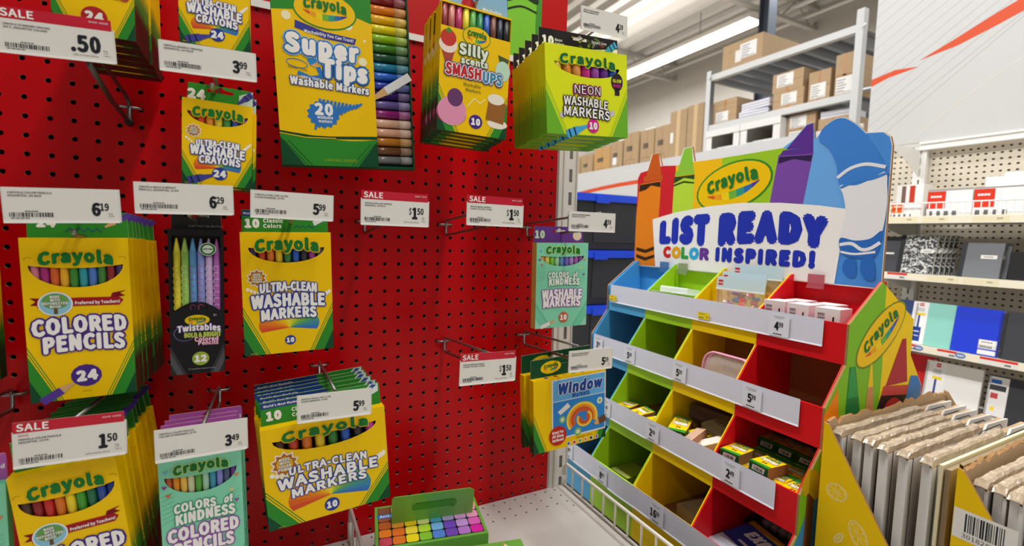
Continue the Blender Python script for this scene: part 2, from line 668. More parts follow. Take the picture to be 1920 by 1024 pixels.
# ---------------------------------------------------------------- hooks
def make_hook(label, loc, ln=.235, droop=None, group='wire hooks on the pegboard', yaw=0, tip=True):
    t = thing('peg_hook', label, 'peg hook', loc, (0, 0, yaw), group)
    mb = MB().tube([(-.0127, .006, 0), (-.0127, -.005, 0), (-.009, -.008, 0), (.009, -.008, 0), (.0127, -.005, 0), (.0127, .006, 0)], .0021, STEEL, 8)
    mb.build('back_wire', t, True)
    m = STEEL if droop is None else DSTEEL
    if droop is None:
        up = [(0, -.008, -.002), (0, -.009, .005), (0, -.013, .008), (0, -ln, .024)]
        lo = [(0, -.008, .002), (0, -.009, -.016), (0, -.014, -.020), (0, -ln + .028, -.004), (0, -ln + .022, 0)]
        MB().tube(up, .0022, m, 8).build('tag_wire', t, True)
        MB().tube(lo, .0025, m, 8).build('product_wire', t, True)
    else:
        MB().tube([(0, -.008, -.002), (0, -.009, .006), (-.002, -.02, .014), (-.006, -.10, .022), (-.010, -ln, .026)], .0026, m, 8).build('tag_wire', t, True)
        MB().tube([(0, -.008, .002), (0, -.009, -.018), (0, -.014, -.022), (-.006, -.10, -.012), (-.012, -ln + .02, .008)], .0030, m, 8).build('product_wire', t, True)
        MB().tube([(0, -.006, -.022), (0, -.022, -.022)], .0052, BLACK, 10).build('end_cap', t, True)
    return t


def make_tag(label, c, roll, name1, name2, big, small, sale=False, h=.0335, w=.092, dollar=False, seed=1, save=False, note='Reg. Price', pitch=0):
    t = thing('price_tag', label, 'price tag', c, (pitch, -roll, 0), 'price tags on the hooks')
    hh = h / 2
    mb = MB().box(-w / 2 - .0005, w / 2 + .0015, 0, .0012, -hh - .0012, hh - (.010 if sale else 0), M('dcdad4', .25))
    mb.box(-w / 2, w / 2, -.001, 0, -hh - .0018, -hh + .0008, M('f3f1ec', .2))
    mb.tube([(-.006, .003, hh * .3), (.006, .003, hh * .3)], .0022, M('cfcdc8', .25), 8)
    mb.build('tag_holder', t)
    mb = MB().box(-w / 2 + .0004, w / 2 - .0004, -.0004, -.00005, -hh + .0006, hh, TAG_W)
    pr = front(mb, (0, -.0004, 0))
    top = hh
    if sale:
        b = .0115
        pr.rect(-w / 2 + .0004, w / 2 - .0004, hh - b, hh, SALE_R, 1)
        pr.text('SALE', -w / 2 + .0035, hh - b + .0022, .0072, WHITE, 2, bold=.02, align='L', sx=1.05)
        pr.text('8/10/25 - 9/13/25', w / 2 - .003, hh - .0048, .0016, WHITE, 2, bold=.01, align='R', sx=.9)
        top = hh - b
    L = -w / 2 + .0045
    y = top - .0062
    if save:
        pr.text('SAVE', L, y + .0022, .0024, SALE_R, 2, align='L', sx=1.1)
        y -= .0018
    pr.text(name1, L, y, .0019, INK, 2, bold=.004, align='L', width=min(.036, len(name1) * .0016))
    pr.text(name2, L, y - .0031, .0019, INK, 2, bold=.004, align='L', width=min(.036, len(name2) * .0016))
    bz = -hh + .0028
    pr.barcode(L, L + .034, bz + .0016, bz + .0062, INK, 2, seed)
    pr.smudge(L + .017, bz + .0070, .0009, .010, INK, 2)
    pr.smudge(L + .008, bz, .0008, .014, INK, 2)
    # price
    ux = w / 2 - .0155
    ph = .0125 if not sale else .0145
    pb = -hh + .0065 if not sale else -hh + .0095
    if big.startswith('.'):
        pr.text(big, w / 2 - .012, pb - .001, .0155, INK, 2, bold=.030, align='R', sx=.76)
    else:
        pr.text(big, ux - .0008, pb, ph, INK, 2, bold=.030, align='R', sx=.74)
        pr.text(small, ux, pb + ph * .42, ph * .58, INK, 2, bold=.018, align='L', sx=.68)
        if dollar:
            pr.text('$', ux - .0085, pb + ph * .42, ph * .55, INK, 2, bold=.01, align='R', sx=.7)
    pr.text('Reg.', w / 2 - .009, pb + .0008, .0015, INK, 2, align='L')
    pr.text('2.99' if sale else 'Price', w / 2 - .009, pb - .0018, .0015, INK, 2, align='L')
    if sale:
        pr.text('Limit 12', w / 2 - .009, pb - .0044, .0015, INK, 2, align='L', sx=.8)
        pr.text('13th or more 2.99 ea.', w / 2 - .024, -hh + .0035, .0018, INK, 2, sx=.9)
    mb.build('price_label', t)
    return t


TAGS = [
    ('white price tag reading 6.19 in front of the yellow 24 pencil boxes', (-.3054, -.229, .0783), 2.0, 'CRAYOLA COLOR PENCILS', 'ASSORTED, 24-BOX', '6', '19', 0, .0343, 'hook carrying the stack of yellow 24 pencil boxes'),
    ('white price tag reading 6.29 above the black twistable pencil box', (-.1987, -.233, .0911), 1.0, 'CRAYOLA BOLD & BRIGHT', 'PENCILS, ASSORTED, 12-PK', '6', '29', 0, .0328, 'hook carrying the black twistable pencil box'),
    ('white price tag reading 3.99 between the two washable crayon boxes', (-.1726, -.233, .2474), 1.4, 'CRAYOLA ASHABLE CRAYONS', 'ASSORTED, 24-PACK', '3', '99', 0, .0312, 'hook carrying the lower washable crayon boxes'),
    ('white price tag reading 5.99 above the fine line washable marker box', (-.0874, -.233, .0889), -1.0, 'CRAYOLA FINE LINE ULTRA', 'CLEAN MARKERS, 10-PK', '5', '99', 0, .0316, 'hook carrying the fine line washable marker box'),
    ('red and white 1.50 sale tag beneath the large twenty marker box', (.0415, -.227, .0915), -.4, 'CRAYOLA FINE LINE MARKERS', 'ASSORTED, 10-PACK', '1', '50', 2, .0445, 'empty hook beneath the large twenty marker box'),
    ('red and white 1.50 sale tag on the empty hook beside the 4.59 tag', (.1888, -.237, .0948), -.5, 'CRAYOLA BROAD MARKERS', 'CLASSIC COLORS, 10-BOX', '1', '50', 2, .0425, 'empty hook beside the 4.59 tag'),
    ('small white price tag reading 4.59 above the mint kindness marker box', (.3590, -.249, .0849), -.1, 'CRAYOLA KINDNESS MARKER', 'ASSORTED, 10-PACK', '4', '59', 0, .0304, 'hook carrying the mint kindness marker box'),
    ('red and white 1.50 sale tag on the empty hook beside the window marker boxes', (.1808, -.241, -.1424), -1.5, 'CRAYOLA BROAD MARKERS', 'CLASSIC COLORS, 10-BOX', '1', '50', 2, .0462, 'empty hook beside the window marker boxes'),
    ('white price tag reading 5.29 in front of the window marker boxes', (.3829, -.228, -.1531), -.7, 'CRAYOLA WASHABLE WINDOW', 'MARKERS CRYSTAL 10-PK', '5', '29', 0, .0357, 'hook carrying the window marker boxes'),
    ('white price tag reading 5.99 in front of the broad line marker stack', (-.0386, -.232, -.1726), -.4, 'CRAYOLA BROAD LINE ULTRA', 'CLEAN MARKERS, 10-PK', '5', '99', 0, .0351, 'hook carrying the broad line marker stack'),
    ('white price tag reading 3.49 over the mint kindness pencil boxes', (-.1884, -.232, -.1937), .5, 'CRAYOLA COLOR PENCILS', 'COLORS OF KINDNESS, 12-PK', '3', '49', 0, .0374, 'hook carrying the mint kindness pencil boxes'),
    ('1.50 sale tag with a red savings line over the deep pencil stack', (-.3070, -.232, -.1717), -.5, 'CRAYOLA COLOR PENCILS', 'ASSORTED, 12-PK', '1', '50', 1, .0476, 'hook carrying the deep stack of yellow pencil boxes'),
    ('red and white sale tag reading .50 on the drooping dark hook', (-.3095, -.207, .2561), 2.8, 'CRAYOLA STANDARD CRAYONS', '24CT, ASSORTED COLORS', '.50', '', 1, .0440, 'drooping dark hook beneath the classic crayon stack'),
    ('small white price tag reading 4.29 sticking up above the neon marker boxes', (.3741, -.240, .4071), 2.0, 'CRAYOLA NEON MARKER', 'BROAD MARKERS 10CT', '4', '29', 0, .0348, 'hook carrying the neon marker boxes'),
]
HZ = {}
for i, (lb, c, roll, n1, n2, bg, sm, sale, h, hk) in enumerate(TAGS):
    make_tag(lb, c, roll, n1, n2, bg, sm, bool(sale), h, dollar=(sale == 2), seed=i + 3, save=(bg == '1' and sale == 1))
    base = {12: (-.2921, .2286), 4: (.0381, .0762), 5: (.1905, .0762), 6: (.3683, .0762), 7: (.1905, -.1524), 8: (.3700, -.1524)}.get(i)
    if base is None:
        base = (c[0], round((c[2] - .0165) / P) * P)
    make_hook(hk, (base[0], 0, base[1]), -c[1] - .0036, droop=(1 if i == 12 else None), yaw=math.degrees(math.atan2(-(base[0] - c[0]), .235)) * -1 if i in (12, 4, 6, 7, 8) else 0)
make_hook('hook at the board edge below the left pencil stack', (-.4318, 0, -.1778), .2)
make_hook('hook holding the upper washable crayon boxes', (-.1651, 0, .4064 - .0254), .23)
make_hook('hook holding the large twenty marker box', (.0, 0, .4064), .16)
make_hook('hook holding the scented marker boxes', (.1651, 0, .4064), .23)
make_hook('hook holding the classic crayon boxes above the .50 tag', (-.2794, 0, .4064), .23)
make_hook('hook holding the cut-off pencil stack at the edge of the view', (-.4572, 0, .0762), .2)

# ================================================================ hanging boxes
def smile(u, half, vt, dep, n=14, lift=.0):
    """lower-lip shaped window: flat-ish top, round bottom (points ccw)"""
    pts = []
    for k in range(n + 1):                     # bottom, left to right
        a = math.pi + math.pi * k / n
        pts.append((u + half * math.cos(a), vt + dep * math.sin(a)))
    for k in range(1, n):                      # top, right to left, sagging in the middle
        s = 1 - 2 * k / n
        pts.append((u + half * s, vt - lift * (1 - s * s)))
    return pts


def carton(name, label, cat, w, h, d, loc, rot=(0, 0, 0), group=None, face=YEL, side=YEL, side_low=GRN, side_dark=DGRN, zig=.45,
           window=None, pens=(), pen_r=None, pen_name='pencil', pen_tip=False, tab=.03, tab_mat=GRN, art=None, tab_art=None, bottom=DGRN, top=None, rectwin=None):
    t = thing(name, label, cat, loc, rot, group)
    mb = MB()
    hw = w / 2
    outer = [(-hw, 0), (hw, 0), (hw, h), (-hw, h)]
    hole = window or rectwin
    if hole:
        loops = [[Vector((p[0], p[1], 0)) for p in outer], [Vector((p[0], p[1], 0)) for p in hole[::-1]]]
        flat = outer + hole[::-1]
        fs = []
        for a, b, c in tessellate_polygon(loops):
            ar = (flat[b][0] - flat[a][0]) * (flat[c][1] - flat[a][1]) - (flat[c][0] - flat[a][0]) * (flat[b][1] - flat[a][1])
            if abs(ar) > 1e-12:
                fs.append((a, b, c) if ar > 0 else (a, c, b))
        mb.add([(p[0], 0, p[1]) for p in flat], fs, face)
        n = len(hole)
        mb.add([(p[0], 0, p[1]) for p in hole] + [(p[0], .0006, p[1]) for p in hole], [(i, n + i, n + (i + 1) % n, (i + 1) % n) for i in range(n)], face)
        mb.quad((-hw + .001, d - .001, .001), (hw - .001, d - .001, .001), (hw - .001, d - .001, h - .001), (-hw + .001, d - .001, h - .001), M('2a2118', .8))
    else:
        mb.quad((-hw, 0, 0), (hw, 0, 0), (hw, 0, h), (-hw, 0, h), face)
    mb.quad((hw, 0, 0), (hw, d, 0), (hw, d, h), (hw, 0, h), side)
    mb.quad((-hw, d, 0), (-hw, 0, 0), (-hw, 0, h), (-hw, d, h), side)
    mb.quad((hw, d, 0), (-hw, d, 0), (-hw, d, h), (hw, d, h), side)
    mb.quad((-hw, 0, h), (hw, 0, h), (hw, d, h), (-hw, d, h), top or side)
    mb.quad((-hw, d, 0), (hw, d, 0), (hw, 0, 0), (-hw, 0, 0), bottom)
    mb.build('body', t)
    if tab:
        tb = MB()
        s = .010                                # hang slot
        sl = [(-.014, h + tab * .62), (.014, h + tab * .62), (.014, h + tab * .62 + .0045), (.005, h + tab * .62 + .0055), (0, h + tab * .62 + .009), (-.005, h + tab * .62 + .0055), (-.014, h + tab * .62 + .0045)]
        out = [(-hw + .002, h - .001), (hw - .002, h - .001), (hw - .003, h + tab), (-hw + .003, h + tab)]
        flat = out + sl[::-1]
        fs = []
        for a, b, c in tessellate_polygon([[Vector((p[0], p[1], 0)) for p in out], [Vector((p[0], p[1], 0)) for p in sl[::-1]]]):
            ar = (flat[b][0] - flat[a][0]) * (flat[c][1] - flat[a][1]) - (flat[c][0] - flat[a][0]) * (flat[b][1] - flat[a][1])
            if abs(ar) > 1e-12:
                fs.append((a, b, c) if ar > 0 else (a, c, b))
        yb = d - .0012
        tb.add([(p[0], yb, p[1]) for p in flat], fs, tab_mat)
        tb.add([(p[0], yb + .0008, p[1]) for p in flat], [f[::-1] for f in fs], M('d8d2c4', .7))
        tb.add([(p[0], yb, p[1]) for p in out] + [(p[0], yb + .0008, p[1]) for p in out], [(i, 4 + i, 4 + (i + 1) % 4, (i + 1) % 4) for i in range(4)], M('d8d2c4', .7))
        if tab_art:
            tab_art(front(tb, (0, yb, h)), w, tab)
        tb.build('hang_tab', t)
    pm = MB()
    pr = front(pm)
    if art:
        art(pr, w, h)
    if zig:
        for o, U in (((hw, 0, 0), (0, 1, 0)), ((-hw, d, 0), (0, -1, 0))):
            sp = Print(pm, o, U, (0, 0, 1))
            n = 3
            for frac, mt, k in ((zig, side_low, 1), (zig * .62, side_dark, 2)):
                pts = [(0, 0), (d, 0)]
                for q in range(2 * n + 1):
                    pts.append((d * (1 - q / (2 * n)), h * frac * (1.0 if q % 2 == 0 else .72)))
                sp.poly(pts, mt, k)
    if pm.f:
        pm.build('printed_artwork', t)
    if hole and pens:
        u0, u1 = min(p[0] for p in hole), max(p[0] for p in hole)
        v0, v1 = min(p[1] for p in hole), max(p[1] for p in hole)
        n = len(pens)
        step = (u1 - u0) / n
        r = min(pen_r or step * .48, (d - .003) / 2)
        for k, c in enumerate(pens):
            u = u0 + step * (k + .5)
            q = MB()
            m = M(c, .35)
            if pen_tip:
                q.tube([(u, r + .001, .01), (u, r + .001, v1 - .022)], r, m, 10)
                q.tube([(u, r + .001, v1 - .022), (u, r + .001, v1 - .003)], r, m, 10, r1=r * .25)
            else:
                q.tube([(u, r + .001, max(.004, v0 - .01)), (u, r + .001, min(h - .003, v1 + .012))], r, m, 12)
            q.build(pen_name, t, True)
    return t


def chevron(p, w, ve, ub, dark=DGRN, green=GRN, yel=YEL, green2=None, k=1):
    hw = w / 2
    g2 = green2 or green
    for s in (1, -1):
        for a, b, m in ((0, .035, g2), (.035, .085, yel), (.085, .12, g2), (.12, .17, yel), (.17, .60, green), (.60, 1.0, dark)):
            A, B = ve * a, ve * b

            def L(q):
                return (s * hw, ve - q), (s * (ub + q * (hw - ub) / ve), 0)
            e0, b0 = L(A)
            e1, b1 = L(B)
            pts = [e0, b0, b1, e1] if b < 1 else [e0, b0, (s * hw, 0)]
            p.poly(pts, m, k)


def brand(p, u, v, cap, width, arch=.0, k=6, text_mat=None, out=None, rot=0, shear=0):
    p.text('Crayola', u, v, cap, text_mat or BRAND_G, k, bold=.045, out=((out or YEL, .075),), width=width, arch=arch, rot=rot, shear=shear)


def brand_oval(p, u, v, a, b, k=3, rot=0, edge=None):
    p.ell(u, v, a * 1.05, b * 1.08, edge or GRN, k, rot)
    p.ell(u, v, a, b, YEL, k + 1, rot)
    cols = ('d8502a', 'eda01c', 'f4d312', '6fb33a', '2f9a86', '2f6ab8', '4a3a9a')
    c, q = math.cos(math.radians(rot)), math.sin(math.radians(rot))
    n = len(cols)
    for i, cc in enumerate(cols):
        pts = []
        for side in (0, 1):
            for j in range(4):
                f = (i + (j / 3 if side == 0 else 1 - j / 3)) / n
                x = (f * 2 - 1) * a * .72
                e = 1 - (f * 2 - 1) ** 2
                y = (-.16 * b - .42 * b * e) if side == 0 else (-.12 * b - .10 * b * e)
                pts.append((u + x * c - y * q, v + x * q + y * c))
        p.poly(pts, card(cc), k + 2)
    p.text('Crayola', u + .02 * b * q, v - .02 * b, b * .50, BRAND_G, k + 3, bold=.04, out=((YEL, .04),), width=a * 1.35, arch=b * .12, rot=rot)


def badge(p, u, v, r, t, mat, k=5, h=None, tm=None):
    p.ell(u, v, r, r * .96, mat, k)
    p.text(t, u, v - (h or r * .8) / 2, h or r * .8, tm or WHITE, k + 1, bold=.05)


def sunburst(p, u, v, r, k=4):
    def star(R, q):
        return [(u + R * (1 if i % 2 else q) * math.cos(math.pi * i / 10), v + R * (1 if i % 2 else q) * math.sin(math.pi * i / 10)) for i in range(20)]
    p.poly(star(r, .74), WHITE, k)
    p.poly(star(r * .86, .74), card('b5651f'), k + 1)
    p.ell(u, v, r * .55, r * .55, card('e0b21c'), k + 2)
    for i, s in enumerate(('MADE', 'WITH', 'SOLAR', 'POWER')):
        p.text(s, u, v + r * (.30 - .25 * i), r * .17, WHITE, k + 3, bold=.04, out=((card('6d3c12'), .06),))


def pencil_pic(p, u0, v0, u1, v1, r, body, k=5, wood='d8ab74', crayon=False):
    l = math.hypot(u1 - u0, v1 - v0)
    c, s = (u1 - u0) / l, (v1 - v0) / l

    def T(x, y):
        return (u0 + x * c - y * s, v0 + x * s + y * c)
    b = card(body)
    p.poly([T(0, -r), T(l * .55, -r), T(l * .55, r), T(0, r)], b, k)
    if crayon:
        p.poly([T(l * .55, -r * .8), T(l, -r * .3), T(l, r * .3), T(l * .55, r * .8)], b, k)
        for a in (.12, .36):
            p.poly([T(l * a, -r), T(l * (a + .06), -r), T(l * (a + .06), r), T(l * a, r)], card('1c2340'), k + 1)
    else:
        p.poly([T(l * .55, -r), T(l * .9, -r * .3), T(l * .9, r * .3), T(l * .55, r)], card(wood), k)
        p.poly([T(l * .9, -r * .3), T(l, 0), T(l * .9, r * .3)], b, k)


def title(p, lines, out, k=8, mat=None, e=.085):
    for s, u, v, cap, wd_, arch, rot in lines:
        p.text(s, u, v, cap, mat or WHITE, k, bold=.035, out=((out, e),), width=wd_, arch=arch, rot=rot)


def banner(p, u0, u1, v, b, k=4):
    r1, r2 = card('a3161f'), card('7d0f18')
    p.poly([(u0 - .006, v + b * .35), (u0 + .008, v + b * .2), (u0 + .008, v + b * 1.1), (u0 - .006, v + b * 1.2), (u0 - .001, v + b * .75)], r2, k)
    p.poly([(u0, v), ((u0 + u1) / 2, v + b * .08), (u1, v), (u1 + .004, v + b * .6), (u1, v + b), ((u0 + u1) / 2, v + b * 1.08), (u0, v + b)], r1, k + 1)
    p.poly([(u1 - .008, v + b * .9), (u1 + .006, v + b * 1.1), (u1 + .001, v + b * 1.45), (u1 + .007, v + b * 1.8), (u1 - .006, v + b * 1.5)], r2, k)


def art_cp24(count='24'):
    def art(p, w, h):
        chevron(p, w, .064, .019)
        brand(p, 0, h - .030, .0125, .063, .0035)
        p.ring(-.0405, h - .024, .004, .003, .0009, card('c9a50a'), 2, t0=40, t1=200)
        p.ring(.0405, h - .024, .004, .003, .0009, card('c9a50a'), 2, t0=-20, t1=140)
        banner(p, -.036, .036, h - .078, .0095)
        p.ell(-.0205, h - .074, .0150, .0135, WHITE, 7)
        p.ell(-.0205, h - .074, .0138, .0124, card('8fc4dc'), 8)
        p.ell(-.0205, h - .071, .0115, .0088, card('6aa152'), 9)
        p.rect(-.0222, -.0188, h - .0855, h - .076, card('6b4a2a'), 9)
        for i, s in enumerate(('MADE', 'WITH', 'REFORESTED', 'WOOD')):
            p.text(s, -.0205, h - .0672 - i * .0037, .0027, WHITE, 10, bold=.03, out=((card('3f6a34'), .05),), width=(.008, .008, .0215, .0095)[i])
        p.text('Preferred by Teachers!', .0165, h - .0755, .0034, WHITE, 8, bold=.02, width=.040)
        title(p, [('COLORED', .0, h - .1085, .0165, .081, .002, 1), ('PENCILS', .003, h - .1290, .0165, .070, .002, 0)], PURP)
        p.ell(.002, .0265, .0138, .0128, PURP, 4, wob=.015)
        p.text(count, .003, .0212, .0105, WHITE, 6, bold=.05, rot=3)
        pencil_pic(p, -.038, -.0, -.006, .021, .0042, '5a3a9c', 6)
        p.text('Nontoxic', .002, .0075, .0015, card('6d5a10'), 3)
    return art


def tab_cp(p, w, t):
    p.text('24', -w * .30, t * .42, .0092, WHITE, 2, bold=.05)
    p.line([(-.012 + .004 * i, t * .30 + .0022 * (1 if i % 2 else -1)) for i in range(9)], .0008, card('1b3f7a'), 2)
    pencil_pic(p, w * .50, t * .92, w * .22, t * .36, .0030, '5a3a9c', 2)
    p.text('Pre-Sharpened', w * .16, t * .74, .0026, WHITE, 2)


def art_ultra(item, cnt, w0, star=True, small=False):
    def art(p, w, h):
        s = w / .113
        chevron(p, w, h * .40, w * .22)
        # rainbow rays fanning out below the title
        cx, cy = 0, h * .21
        cols = ('d8502a', 'df6624', 'e57c20', 'ea921c', 'efa81a', 'f2be1a', 'f4cc1e', 'f6dd3a', 'dfd63a', 'c2cc3c', 'a3c03e', '7fb346', '5aa562', '4a958e', '3f86ae', '3a74c0')
        for i, c in enumerate(cols):
            a0 = math.radians(205 - 230 * i / 16)
            a1 = math.radians(205 - 230 * (i + 1) / 16)
            R = w * .34
            p.poly([(cx, cy), (cx + R * math.cos(a1), cy + R * .60 * math.sin(a1) + h * .03), (cx + R * math.cos(a0), cy + R * .60 * math.sin(a0) + h * .03)], card(c), 2)
        if small:
            brand(p, 0, h - .0195, .0095, .050, .002)
        else:
            brand(p, 0, h - .155 * h, .085 * h, w * .68, .02 * h)
        if star:
            sunburst(p, -w * .34, h * .63, w * .115)
        title(p, item(w, h), BLUE_T)
        if small:
            badge(p, .002, .0145, .0080, cnt, BLUE_T, h=.0072)
            pencil_pic(p, -.030, .004, -.004, .0125, .0042, '46469a', 4, crayon=True)
        else:
            badge(p, 0, h * .105, w * .062, cnt, BLUE_T, h=w * .05)
        p.text('Nontoxic', -w * .4, h * .01, .0015, YEL, 4)
        for i in range(5):
            p.ell(-w * .44 + i * .004 * s, h * .54 - i * .002, .0022 * s * (1 - .1 * i), .0022 * s, card('f5efe0'), 3)
            p.ell(w * .36 + i * .003 * s, h * .45 + i * .002, .003 * s * (1 - .1 * i), .003 * s, card('f5efe0'), 3)
    return art


def it_markers(w, h):
    return [('ULTRA-CLEAN', .0, h * .505, h * .068, w * .62, h * .018, -1), ('WASHABLE', 0, h * .385, h * .095, w * .80, h * .012, 0), ('MARKERS', .0, h * .285, h * .080, w * .60, h * .012, 1)]


def it_crayons(w, h):
    return [('ULTRA-CLEAN', 0, h * .455, h * .068, w * .60, h * .012, 0), ('WASHABLE', 0, h * .352, h * .095, w * .76, h * .008, -2), ('CRAYONS', .002, h * .255, h * .080, w * .58, h * .008, -2)]


def tab_markers(p, w, t):
    p.rect(-w / 2 + .003, w * .05, t * .72, t * .97, card('24418c'), 1)
    p.text("World's Most Washable", -w * .46, t * .79, .0030, WHITE, 2, align='L', bold=.02)
    p.text('10', -w * .44, t * .22, t * .34, WHITE, 2, bold=.05, align='L')
    p.text('Classic', -w * .25, t * .44, .0048, WHITE, 2, bold=.03, align='L')
    p.text('Colors', -w * .25, t * .20, .0048, WHITE, 2, bold=.03, align='L')
    p.line([(w * .08 + .004 * i, t * .26 + .0016 * (1 if i % 2 else -1)) for i in range(8)], .0008, card('1b3f7a'), 2)
    p.poly([(w * .32, t * .3), (w * .47, t * .62), (w * .47, t * .98), (w * .40, t * .98), (w * .30, t * .5)], card('dfe6ea'), 2)
    p.poly([(w * .36, t * .55), (w * .46, t * .92), (w * .42, t * .97), (w * .33, t * .62)], card('31559c'), 3)


def tab_crayons(p, w, t):
    p.text('24', -w * .34, t * .25, t * .42, WHITE, 2, bold=.05)
    p.poly([(w * .28, t * .05), (w * .49, t * .05), (w * .49, t * .98), (w * .28, t * .7)], card('b9d3cf'), 2)
    pencil_pic(p, w * .48, t * .85, w * .26, t * .25, .0036, '46469a', 3, crayon=True)
    p.text('Washable', w * .36, t * .08, .0026, WHITE, 4)


ST = 'boxes hanging on the pegboard hooks'
ORD = ('second', 'third', 'fourth', 'fifth', 'sixth', 'seventh', 'eighth', 'ninth', 'tenth', 'eleventh', 'twelfth', 'thirteenth', 'fourteenth')


def stack(root, n, pitch, what, grp, dz=-.0009, jit=.0012, rj=.6, dx=0.0, pens=('pencil', 'marker', 'crayon'), seed=0):
    r = random.Random(seed)
    x, y, z = root.location
    rx, ry, rz = [math.degrees(a) for a in root.rotation_euler]
    root['group'] = grp
    for k in range(1, n):
        dup(root, (x + dx * k + r.uniform(-jit, jit), y + pitch * k, z + dz * k + r.uniform(-jit, jit) * .5), (rx, ry + r.uniform(-rj, rj), rz),
            '%s, %s from the front of its stack' % (what, ORD[k - 1]), grp, skip=pens)


CP_PENS = ('d0788c', 'a8247a', 'd8601c', 'f0b01c', '3a8a2c', '2a9aa8', '4a78c8', '3f7f34', '8a2028', '3a2a5c')
a = carton('colored_pencil_box', 'front yellow 24 pencil box of the stack hanging under the 6.19 tag', 'pencil box', .0945, .1851, .0165, (-.3062, -.184, -.1420), (0, -1.0, 0),
           window=smile(0, .0415, .1545, .0255, lift=.0035), pens=CP_PENS, tab=.030, art=art_cp24(), tab_art=tab_cp, zig=.46, side_low=GRN, side_dark=card('3a2a1c'))
stack(a, 8, .0212, 'yellow 24 pencil box under the 6.19 tag', 'pencil boxes under the 6.19 tag', seed=1)
CP2 = ('4a3428', '8a1c20', 'c02420', 'd8701c', 'ecd024', '3f9a2c', '1f6a4a', '2a4a98', '1f2f78')
a = carton('colored_pencil_box', 'front yellow pencil box of the deep stack behind the 1.50 savings tag', 'pencil box', .092, .1851, .0150, (-.3020, -.212, -.3935), (0, -6.0, 0),
           window=smile(0, .0415, .1545, .0255, lift=.0035), pens=CP2, tab=.034, art=art_cp24('12'), tab_art=tab_cp, zig=.46, side_low=GRN, side_dark=card('3a2a1c'))
stack(a, 12, .0172, 'yellow pencil box behind the 1.50 savings tag', 'pencil boxes behind the 1.50 savings tag', seed=2, rj=1.0)
a = carton('colored_pencil_box', 'yellow and green pencil box cut off by the picture edge above the low hook', 'pencil box', .0945, .1851, .0165, (-.4655, -.140, -.138), (0, 0, 0),
           tab=.030, art=art_cp24(), tab_art=tab_cp, zig=.46, side_low=GRN, side_dark=DGRN)
stack(a, 4, .0235, 'pencil box at the cut-off edge of the pegboard', 'pencil boxes at the cut-off edge', seed=3)


# classic crayons (upper corner) and washable crayons
def art_classic(p, w, h):
    chevron(p, w, h * .42, w * .22)
    brand(p, 0, h - .0195, .0095, .050, .002)
    title(p, [('CRAYONS', 0, h * .38, h * .105, w * .82, h * .01, 0)], RED_T)
    badge(p, 0, h * .165, .0115, '24', RED_T, h=.009)


CR_PENS = ('9a3a2a', 'd8502a', 'e8962a', 'f0d83a', '4a9a4a', '3a5ab8', '5a3a8a')
SMW = smile(0, .031, .085, .0145, lift=.003)
a = carton('crayon_box', 'front classic crayon box hanging above the .50 sale tag', 'crayon box', .072, .1150, .0255, (-.2835, -.187, .2690), (0, 0, 0), window=smile(0, .031, .0935, .015, lift=.003), pens=CR_PENS, pen_name='crayon',
           tab=.026, art=art_classic, tab_art=tab_crayons, zig=.66, side_low=GRN, side_dark=card('3a211c'), bottom=card('33201a'))
stack(a, 6, .0268, 'classic crayon box above the .50 sale tag', 'classic crayon boxes above the .50 tag', seed=4, dz=-.0006)
a = carton('crayon_box', 'front washable crayon box at the top edge above the 3.99 tag', 'crayon box', .072, .0990, .0255, (-.1685, -.195, .2755), (0, -.5, 0), window=SMW, pens=CR_PENS, pen_name='crayon',
           tab=.024, art=art_ultra(it_crayons, '24', .072, True, True), tab_art=tab_crayons, zig=.6)
stack(a, 2, .030, 'washable crayon box above the 3.99 tag', 'washable crayon boxes above the 3.99 tag', dz=-.009, seed=5)
a = carton('crayon_box', 'front washable crayon box hanging beneath the 3.99 tag', 'crayon box', .072, .0990, .0255, (-.1685, -.210, .1090), (0, 1.4, 0), window=SMW, pens=CR_PENS, pen_name='crayon',
           tab=.024, art=art_ultra(it_crayons, '24', .072, True, True), tab_art=tab_crayons, zig=.6)
stack(a, 2, .028, 'washable crayon box beneath the 3.99 tag', 'washable crayon boxes beneath the 3.99 tag', dx=.0025, dz=-.002, seed=6)

# fine line markers and broad line markers
MK = ('3a2a6a', 'c03a24', 'd8701c', 'e8c41c', '2f7a34', '2458b8', '2a2a30', 'a03a98', '4a4a4e')
a = carton('marker_box', 'fine line washable marker box under the 5.99 tag beside bare pegboard', 'marker box', .113, .1679, .0125, (-.0889, -.163, -.1127), (0, -1.2, 0), window=smile(0, .0475, .1470, .021, lift=.002), pens=MK, pen_name='marker',
           tab=.030, art=art_ultra(it_markers, '10', .113), tab_art=tab_markers, zig=.45)
MK2 = ('4a2a20', 'c03a24', 'd8701c', 'e8c41c', '2f7a34', '2458b8', '2a2a30', 'c0409a')
a = carton('marker_box', 'front broad line washable marker box of the stack with five green tabs', 'marker box', .162, .1414, .0160, (-.0383, -.201, -.3419), (0, -3.9, 0), window=smile(0, .068, .1225, .021, lift=.002), pens=MK2, pen_name='marker',
           tab=.032, art=art_ultra(it_markers, '10', .162), tab_art=tab_markers, zig=.45)
stack(a, 6, .0175, 'broad line marker box behind the 5.99 tag', 'broad line marker boxes on one hook', dx=-.0012, dz=.0002, seed=7, rj=1.2)


